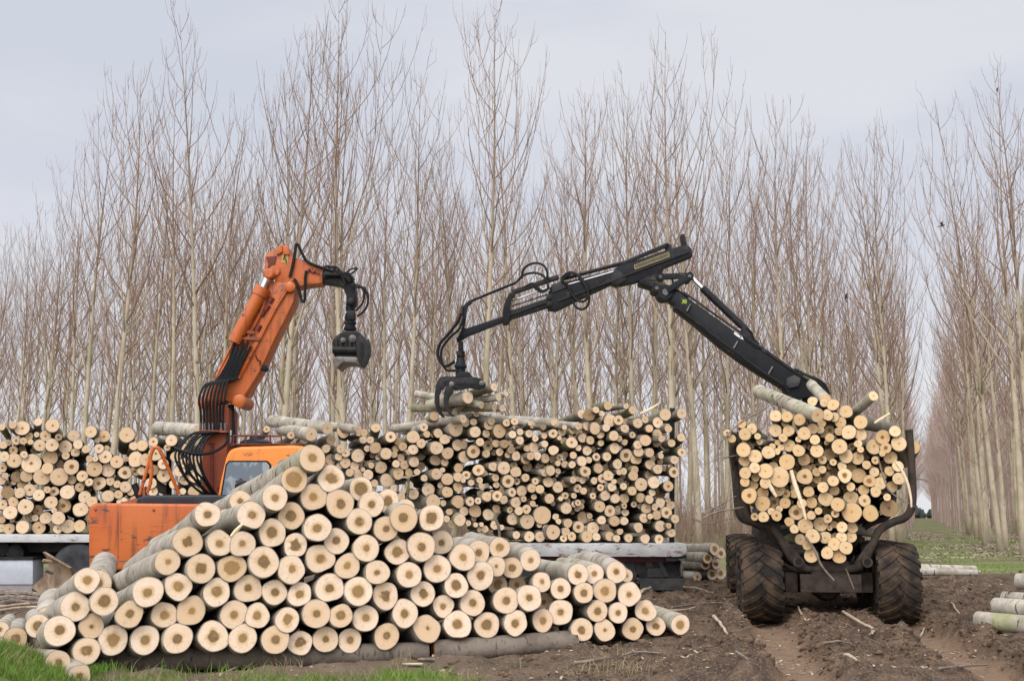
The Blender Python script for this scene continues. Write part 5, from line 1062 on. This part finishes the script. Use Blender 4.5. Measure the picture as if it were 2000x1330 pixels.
e2 = MB().prism(*cpoly([(984, 617), (985, 628), (912, 657), (902, 664), (893, 668), (891, 660), (904, 650), (906, 643)], .08, .15)).build('jib_tip', M['black'], fw, bevel=.01)
MB().prism(*cpoly([(981, 611), (985, 592), (994, 573), (1002, 569), (1006, 576), (999, 582), (997, 598), (996, 612), (994, 631), (984, 633)], .0, .28)).build('rail_yoke', M['black'], e1, bevel=.01)
MB().beam(cp(1000, 572, .1), cp(1091, 541, .1), .12, .10).build('top_rail', M['claw'], e1, bevel=.01)
MB().tube([cp(1000, 588, .1), cp(1070, 562, .1)], .018, 8).build('chrome_guide', M['chrome'], e1); MB().tube([cp(1000, 598, .1), cp(1070, 575, .1)], .016, 8).build('guide_rod', M['black'], e1)
MB().tube([cp(915, 590, .1), cp(1008, 552, .1)], .032, 8).build('hose_guide', M['black'], e1)
MB().prism(*cpoly([(903, 600), (911, 590), (921, 587), (922, 591), (914, 597), (911, 612), (907, 640), (912, 652), (904, 660), (898, 652), (903, 636)], .06, .14)).build('tip_bracket', M['black'], e2, bevel=.008)
MB().beam(cp(903, 598, .04), cp(902, 616, .04), .06, .05).build('bracket_plate', M['boxgrey'], e2)
MB().tube(spline([cp(906, 640, .1), cp(900, 655, .1), cp(895, 664, .1)], 3), .05, 8).build('tip_link', M['black'], e2)
def loop(pts, r_=.028, dy=-.08):
    ptube([(x, y, YC(x) + dy) for x, y in pts], r_, 'hose', M['hose'], fw, 8)
loop([(1008, 552), (1022, 538), (1044, 533), (1062, 540), (1070, 556), (1068, 566), (1056, 570), (1044, 562)]); loop([(1018, 545), (1024, 524), (1044, 514), (1062, 519), (1069, 534), (1067, 548)])
loop([(1097, 543), (1112, 532), (1130, 538), (1144, 556), (1149, 574), (1142, 588), (1128, 587), (1116, 574), (1108, 556), (1096, 548)]); loop([(1100, 546), (1118, 533), (1136, 548), (1149, 572), (1149, 594), (1138, 604), (1124, 599), (1119, 586)])
loop([(1024, 561), (1040, 553), (1050, 562), (1062, 568), (1075, 562)], .02); loop([(901, 612), (893, 630), (876, 652), (859, 672), (855, 692), (861, 708), (872, 715), (888, 706)], .036); loop([(906, 620), (897, 642), (878, 660), (864, 680), (862, 702), (872, 722), (890, 724)], .03)
c = at(900, 672, YC(900) + .12)
MB().lathe(c, (0, 0, -1), [(.05, -.06), (.06, 0), (.06, .15), (.10, .17), (.10, .30), (.085, .32), (.13, .50), (.15, .52), (.15, .56), (.11, .57), (.12, .80), (.16, .82)], 18).build('rotator', M['black'], fw)
YG = 25.72
gb = MB().prism(poly([(884, 742), (891, 731), (897, 725.5), (915, 725.5), (925, 738), (925, 744)], YG), VY * .5).build('crane_grapple', M['black'], fw, bevel=.02)
MB().prism(poly([(876, 752), (880, 742), (892, 738), (925, 735.5), (940, 739), (949, 749), (948, 757), (935, 762), (918, 758), (900, 761), (888, 763)], YG - .05), VY * .06).build('side_plate', M['claw'], gb, bevel=.012)
sc = MB(); pts_ = [(890, 752), (893, 747), (896, 753), (899, 750), (903, 748), (905, 753), (909, 745), (911, 752), (915, 750), (919, 753), (922, 748), (925, 752), (929, 746), (931, 752)]
for a, b in zip(pts_, pts_[1:]): sc.beam(at(*a, YG - .056), at(*b, YG - .056), .012, .012)
sc.build('scratched_lettering', M['hose'], gb)
for x, y in ((882, 750), (941, 748)): MB().lathe(at(x, y, YG - .09), VY, [(.035, 0), (.06, .01), (.06, .1)], 14).build('bolt', M['steel'], gb)
for i in range(5):
    x = 851 + i * 6.5
    MB().prism(poly([(x + 8, 737), (x + 22, 734), (x + 24, 738), (x + 12, 744), (x + 5, 756), (x, 764), (x - 1, 757), (x + 3, 745)], YG + .45 - .08 * i), VY * .05).build('grapple_rib', M['claw'], gb, bevel=.008)
MB().prism(poly([(858, 744), (868, 741), (872, 748), (864, 756), (858, 772), (858, 790), (864, 806), (869, 815), (862, 814), (853, 802), (848.5, 785), (849, 765)], YG + .30), VY * .14).build('claw', M['claw'], gb, bevel=.012)
MB().prism(poly([(876, 752), (886, 758), (885, 766), (878, 774), (875, 786), (877, 798), (884, 808), (890, 813), (880, 812), (870, 800), (866, 784), (867, 766), (870, 757)], YG - .10), VY * .14).build('claw', M['claw'], gb, bevel=.012)

# ------------------------------------------------------------------ trailer and truck under the loads
tl = thing('trailer', 'flatbed trailer with peeling grey deck edge and maroon chassis stacked with logs', 'trailer', at(1180, 1150, 26.6))
MB().prism(poly([(470, 1062), (1339, 1061), (1341, 1064), (1341, 1083), (1326, 1087), (470, 1085)], 25.7), VY * 2.5).build('deck', M['deck'], tl, bevel=.012)
MB().prism(poly([(480, 1083), (1320, 1083), (1318, 1098), (1045, 1096.5), (480, 1096)], 25.95), VY * 2.0).build('chassis_rail', M['maroon'], tl)
MB().prism(poly([(1300, 1083), (1341, 1083), (1341, 1091), (1325, 1091), (1325, 1095), (1300, 1095)], 25.75), VY * 2.3).build('rear_beam', M['chassis'], tl)
MB().prism(poly([(1236, 1096), (1326, 1092), (1334, 1106), (1335, 1122), (1334, 1130), (1250, 1130), (1240, 1112)], 26.0), VY * .9).build('suspension', M['chassis'], tl, bevel=.03)
MB().prism(poly([(1262, 1098), (1275, 1098), (1278, 1108), (1262, 1108)], 25.95), VY * .1).build('suspension_block', M['boxgrey'], tl, bevel=.01)
MB().prism(poly([(1265, 1109), (1302, 1109), (1302, 1127), (1265, 1127)], 25.97), VY * .08).build('storage_box', M['boxgrey'], tl, bevel=.01)
MB().prism(poly([(1284, 1097), (1293, 1097), (1306, 1126), (1299, 1126)], 25.93), VY * .08).build('strut', M['boxgrey'], tl)
MB().prism(poly([(1330, 1094), (1336, 1104), (1335, 1122), (1331, 1128), (1328, 1110)], 25.9), VY * .5).build('air_tank', M['steel'], tl, bevel=.03)
MB().prism(poly([(1249, 1129), (1334, 1129), (1334, 1152), (1251, 1152)], 25.96), VY * .05).build('mud_flap', M['boxgrey'], tl)
for x in (1205, 1120, 1000):
    for Y in (26.0, 27.6):
        w_ = MB().lathe(at(x, 1114, Y), VY, [(.2, .02), (.36, 0), (.46, .02), (.48, .08), (.48, .26), (.46, .32), (.3, .34)], 28).build('wheel', M['tyre_clean'], tl)
        MB().lathe(at(x, 1114, Y), VY, [(.07, -.02), (.24, .01), (.26, .05)], 18).build('rim', M['rim'], w_)
MB().prism(poly([(1238, 1077.5), (1248, 1077.5), (1248, 1082.5), (1238, 1082.5)], 25.93), VY * .03).build('marker_lamp', M['lamp'], tl, bevel=.005)
pn = MB(); pn.tube([at(1131, 1075, 25.65), at(1132, 1085, 25.65)], .03, 8); pn.tube([at(1139, 1080, 25.62), at(1158, 1081, 25.62)], .03, 8); pn.tube([at(1143, 1080, 25.6), at(1144, 1085, 25.6)], .03, 8); pn.tube([at(1158, 1076, 25.6), at(1158, 1083, 25.6)], .025, 8)
pn.build('lashing_winch', M['steel'], tl)
for px_ in (1312, 1080, 840, 600):
    for Y in ((27.3,) if px_ != 1312 else (26.6, 27.9)): 
        MB().beam(at(px_, 1062, Y), at(px_ + 1, 797 if px_ > 1200 else 860, Y), .11, .09, (0, 1, 0)).build('stake', M['chassis'], tl)
tk = thing('log_truck', 'log truck with silver tank cover and dark double wheel half hidden behind the excavator', 'truck', at(120, 1150, 27.0))
MB().prism(poly([(-80, 1043), (400, 1045), (400, 1059.5), (-80, 1058.5)], 26.3), VY * 2.5).build('deck', M['deck'], tk, bevel=.012)
MB().prism(poly([(-80, 1059.5), (400, 1060.5), (400, 1078), (-80, 1078)], 26.9), VY * .9).build('chassis_rail', M['chassis'], tk)
MB().prism(poly([(-80, 1078), (400, 1078), (400, 1100), (70, 1100), (-80, 1100)], 27.6), VY * .4).build('chassis_crossmember', M['chassis'], tk)
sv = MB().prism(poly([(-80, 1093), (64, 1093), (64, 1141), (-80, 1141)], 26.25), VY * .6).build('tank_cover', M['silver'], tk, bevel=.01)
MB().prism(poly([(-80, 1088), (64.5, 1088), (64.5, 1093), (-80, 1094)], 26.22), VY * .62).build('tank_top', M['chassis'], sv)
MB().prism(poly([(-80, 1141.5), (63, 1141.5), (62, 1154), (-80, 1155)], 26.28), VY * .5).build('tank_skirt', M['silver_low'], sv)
for x in (149, 330, -150):
    w_ = MB().lathe(at(x, 1114, 26.35), VY, [(.30, .02), (.36, -.01), (.50, .0), (.60, .03), (.63, .10), (.63, .30), (.60, .36), (.3, .38)], 36).build('wheel', M['tyre_clean'], tk)
    o = MB().lathe(at(x, 1114, 26.36), VY, [(.10, .02), (.14, .05), (.24, .10), (.31, .03), (.36, -.02), (.37, .02)], 26).build('rim', M['rim'], w_)
    for k in range(8):
        a = k * math.pi / 4; MB().lathe(at(x, 1114, 26.40) + Vector((math.cos(a) * .2, 0, math.sin(a) * .2)), VY, [(.03, 0.0), (.03, .05)], 8).build('hub_hole_shade', M['hose'], o)  # solid black pegs stand for the shade inside the rim's holes
for x, y, r_ in ((4, 1072, .16), (28, 1080, .2)): MB().lathe(at(x, y, 26.6), VY, [(r_ * .5, 0), (r_, .03), (r_, .35)], 16).build('air_tank', M['chassis'], tk)
for x in (150, 330): MB().beam(at(x, 1045, 28.5), at(x, 870, 28.5), .11, .09, (0, 1, 0)).build('stake', M['chassis'], tk)

# ------------------------------------------------------------------ sticks, slabs, splinters, birds
def stick(name, pts, r, mat, label, lift=.015, cat='branch', grp=None):
    P = []
    for x, y in pts:
        q = ground_at(x, y); q.z += lift + r * .5; P.append(q)
    S = spline(P, 4); n = len(S)
    S = [p + Vector((rl.uniform(-1, 1), rl.uniform(-1, 1), rl.uniform(-.3, 1))) * r * .5 for p in S]
    o = MB().tube(S, [r * (1.1 - .6 * i / n) for i in range(n)], 7).build(name, mat, None, fix=False); tag(o, label, cat, grp); return o
stick('branch', [(1265, 1151), (1285, 1149), (1340, 1156), (1365, 1158), (1392, 1168)], .035, M['stick'], 'long crooked branch lying on the mud beside the trailer', .08)
stick('branch', [(1253, 1161), (1277, 1152)], .035, M['stick_pale'], 'short split pale branch lying against the end of the pile', .05)
stick('branch', [(1647, 1200), (1690, 1226), (1702, 1231), (1706, 1240), (1700, 1245)], .024, M['stick_pale'], 'hook ended pale branch between the wheel ruts', .03)
stick('branch', [(1394, 1208), (1408, 1225), (1422, 1244)], .026, M['stick_pale'], 'straight peeled branch beside the left rut, pointing at the tyre', .03)
stick('branch', [(1312, 1191), (1345, 1186), (1400, 1181), (1430, 1187)], .020, M['stick'], 'thin bowed branch lying across the mud before the forwarder tyre', .03)
stick('branch', [(1308, 1196), (1335, 1195), (1358, 1190)], .018, M['stick_pale'], 'short pale branch on the mud below the bowed one', .03)
stick('branch', [(1650, 1285), (1674, 1294)], .022, M['stick_pale'], 'stubby cut branch on the ridge between the ruts', .03)
stick('branch', [(1835, 1312), (1880, 1308), (1930, 1304)], .016, M['stick'], 'thin dark branch by the stones in the bottom corner', .03)
stick('branch', [(1859, 1184), (1866, 1195), (1873, 1206)], .016, M['stick_pale'], 'thin broken branch leaning in the mud near the mossy log', .06)
stick('branch', [(1798, 1245), (1806, 1230)], .014, M['stick_pale'], 'tiny pale branch in the rut behind the tyre', .02)
stick('branch', [(1120, 1300), (1190, 1290)], .020, M['stick'], 'straight thin branch on the bare ground below the pile', .02)
stick('branch', [(428, 1324), (470, 1306), (512, 1296)], .014, M['stick_pale'], 'thin pale branch in the grass at the foot of the pile', .03)
stick('branch', [(1560, 1190), (1572, 1215), (1582, 1213)], .016, M['stick_pale'], 'small twig below the middle of the forwarder', .03)
stick('branch', [(1610, 1262), (1640, 1258), (1668, 1266)], .016, M['stick'], 'dark twig on the ridge between the two ruts', .03)
stick('branch', [(1440, 1280), (1462, 1296)], .014, M['stick'], 'short dark twig at the edge of the rut nearest the pile', .03)
stick('branch', [(1215, 1285), (1250, 1278), (1290, 1282)], .014, M['stick'], 'crooked dark twig on the mud before the end of the pile', .03)
for pts, r, m_, lab in (([(-10, 1168), (40, 1166), (88, 1172)], .07, 'stick', 'thick dark branch topmost in the heap beneath the silver tank'), ([(-10, 1178), (45, 1176), (92, 1180)], .06, 'stick', 'dark rotten branch in the heap beneath the silver tank'), ([(-10, 1193), (50, 1186), (95, 1180)], .03, 'stick_pale', 'pale branch slanting across the heap near the blade'),
                     ([(-10, 1200), (40, 1192), (90, 1190)], .028, 'stick_pale', 'lowest pale branch of the heap near the blade'), ([(0, 1186), (30, 1181), (70, 1186)], .05, 'stick', 'dark branch in the middle of the heap near the blade'), ([(15, 1208), (50, 1196), (84, 1192)], .014, 'stick', 'thin dark branch at the front of the heap near the blade')):
    stick('branch', pts, r, M[m_], lab, .04)
for q, s_, lab in (((806, 1302), .085, 'pale curled bark strip at the foot of the pile'), ((832, 1292), .07, 'grey curled bark slab leaning on the bearer log')):
    c = ground_at(*q); m_ = MB()
    for i in range(7):
        a = R(-50 + 100 * i / 6)
        for j, l in enumerate((-1.4, 1.4)): m_.v += [tuple(c + Vector((l * s_ * (1 + .1 * math.sin(i)), math.sin(a) * s_ * .5, .02 + math.cos(a) * s_ * .35))), tuple(c + Vector((l * s_, math.sin(a) * s_ * .42, .01 + math.cos(a) * s_ * .27)))]
    for i in range(6): b = i * 4; m_.f += [(b, b + 4, b + 6, b + 2), (b + 1, b + 3, b + 7, b + 5), (b, b + 1, b + 5, b + 4), (b + 2, b + 6, b + 7, b + 3)]
    m_.f += [(0, 2, 3, 1), (24, 25, 27, 26)]
    tag(m_.build('bark_strip', M['stick_pale'] if 'pale' in lab else M['stick']), lab, 'bark')
def hang(name, pts, Y, r, mat, label, cat, dy=0):
    S = spline([at(x, y, Y - dy * i) for i, (x, y) in enumerate(pts)], 4); n = len(S)
    tag(MB().tube(S, [r * (1.0 - .75 * abs(i / n - .35)) for i in range(n)], 6).build(name, mat, None, fix=False), label, cat)
hang('wood_splinter', [(1545, 918), (1554, 950), (1566, 985), (1574, 1014)], 18.8, .038, M['splinter'], 'long white splinter hanging down the middle of the forwarder load', 'splinter', .02)
hang('wood_splinter', [(1748, 900), (1762, 920), (1773, 945), (1779, 972), (1780, 990)], 18.75, .026, M['splinter'], 'curved white splinter hanging over the bunk post', 'splinter')
hang('wood_splinter', [(1503, 946), (1509, 958), (1516, 970)], 18.8, .035, M['splinter'], 'short white splinter sticking out of the forwarder load', 'splinter')
hang('wood_splinter', [(1708, 826), (1722, 817), (1738, 807)], 19.0, .024, M['splinter'], 'pale splinter pointing up on the forwarder load beside the bunk post', 'splinter')
hang('wood_splinter', [(1250, 808), (1268, 800), (1287, 788)], 26.0, .035, M['splinter'], 'pale splinter pointing up from the top of the trailer load', 'splinter')
hang('wood_splinter', [(452, 1047), (462, 1035), (474, 1023)], 14.3, .03, M['splinter'], 'white splinter stuck between two thick logs of the nearest pile', 'splinter')
for pts, Y, r, lab in (([(1574, 1048), (1590, 1072), (1605, 1105), (1629, 1133)], 18.6, .022, 'thin bent branch dangling below the forwarder load'), ([(1405, 868), (1440, 830), (1490, 800), (1530, 772)], 18.9, .018, 'thin branch lying up along the corner of the forwarder load'),
                     ([(1372, 1012), (1400, 1000), (1430, 994), (1452, 990)], 19.4, .02, 'mossy branch sticking out sideways below the forwarder load'), ([(1380, 1000), (1410, 985), (1438, 968)], 19.5, .014, 'thin branch sticking out above the mossy sideways one'), ([(1406, 900), (1420, 893), (1445, 888)], 19.3, .012, 'thin branch poking out beside the bunk post'),
                     ([(1715, 890), (1722, 920), (1735, 955), (1755, 972), (1792, 992)], 18.75, .014, 'drooping branch hanging over the corner of the forwarder load'), ([(1772, 936), (1790, 934), (1815, 940)], 19.2, .012, 'thin branch poking out past the bunk post into the alley'), ([(1370, 1018), (1350, 1010), (1380, 1022), (1440, 1010)], 19.6, .012, 'lowest thin branch sticking out towards the trailer'),
                     ([(1652, 1110), (1660, 1130), (1668, 1150)], 18.9, .012, 'short branch dangling beside the frame tube')):
    hang('hanging_branch', pts, Y, r, M['stick'], lab, 'branch')
hang('hanging_branch', [(798, 935), (797, 960), (793, 985)], 25.4, .035, M['bark_grey'], 'greenish upright branch standing before the trailer load', 'branch'); hang('hanging_branch', [(968, 1014), (974, 1030), (976, 1050)], 25.3, .04, M['stick'], 'dark broken branch standing up at the foot of the trailer load', 'branch')
for (x, y), Y, s_, lab, op in (((1840, 441), 48, .13, 'small dark bird flying over the alley between the poplars', 1), ((1653, 579), 44, .15, 'dark bird perched among the twigs above the forwarder', 0), ((1948, 175), 52, .10, 'tiny dark bird at the top of the poplar beyond the alley', 0)):
    c = at(x, y, Y); b = thing('bird', lab, 'bird', c)
    MB().lathe(c, (.3, 0, 1) if not op else (1, 0, .3), [(.02 * s_, -1.1 * s_), (.22 * s_, -.5 * s_), (.34 * s_, 0), (.26 * s_, .4 * s_), (.22 * s_, .62 * s_), (.15 * s_, .8 * s_), (.02, .95 * s_)], 10).build('body', M['bird'], b)
    for sg in (-1, 1):
        if op: MB().prism([c + Vector(v) * s_ for v in ((.25, 0, .1), (-.25, 0, .1), (-.5, sg * .5, .9), (.0, sg * .7, 1.3))], (0, .02, 0.01)).build('wing', M['bird'], b)
        else: MB().prism([c + Vector(v) * s_ for v in ((sg * .28, -.1, .4), (sg * .36, .1, .1), (sg * .2, .1, -1.0), (sg * .1, -.1, -.9))], (0, .04, 0)).build('wing', M['bird'], b)
    MB().lathe(c + (Vector((0, 0, -1.1)) if not op else Vector((-1.0, 0, -.3))) * s_, (0, 0, -1) if not op else (-1, 0, -.3), [(.12 * s_, 0), (.16 * s_, .5 * s_), (.05 * s_, .55 * s_)], 6).build('tail', M['bird'], b)
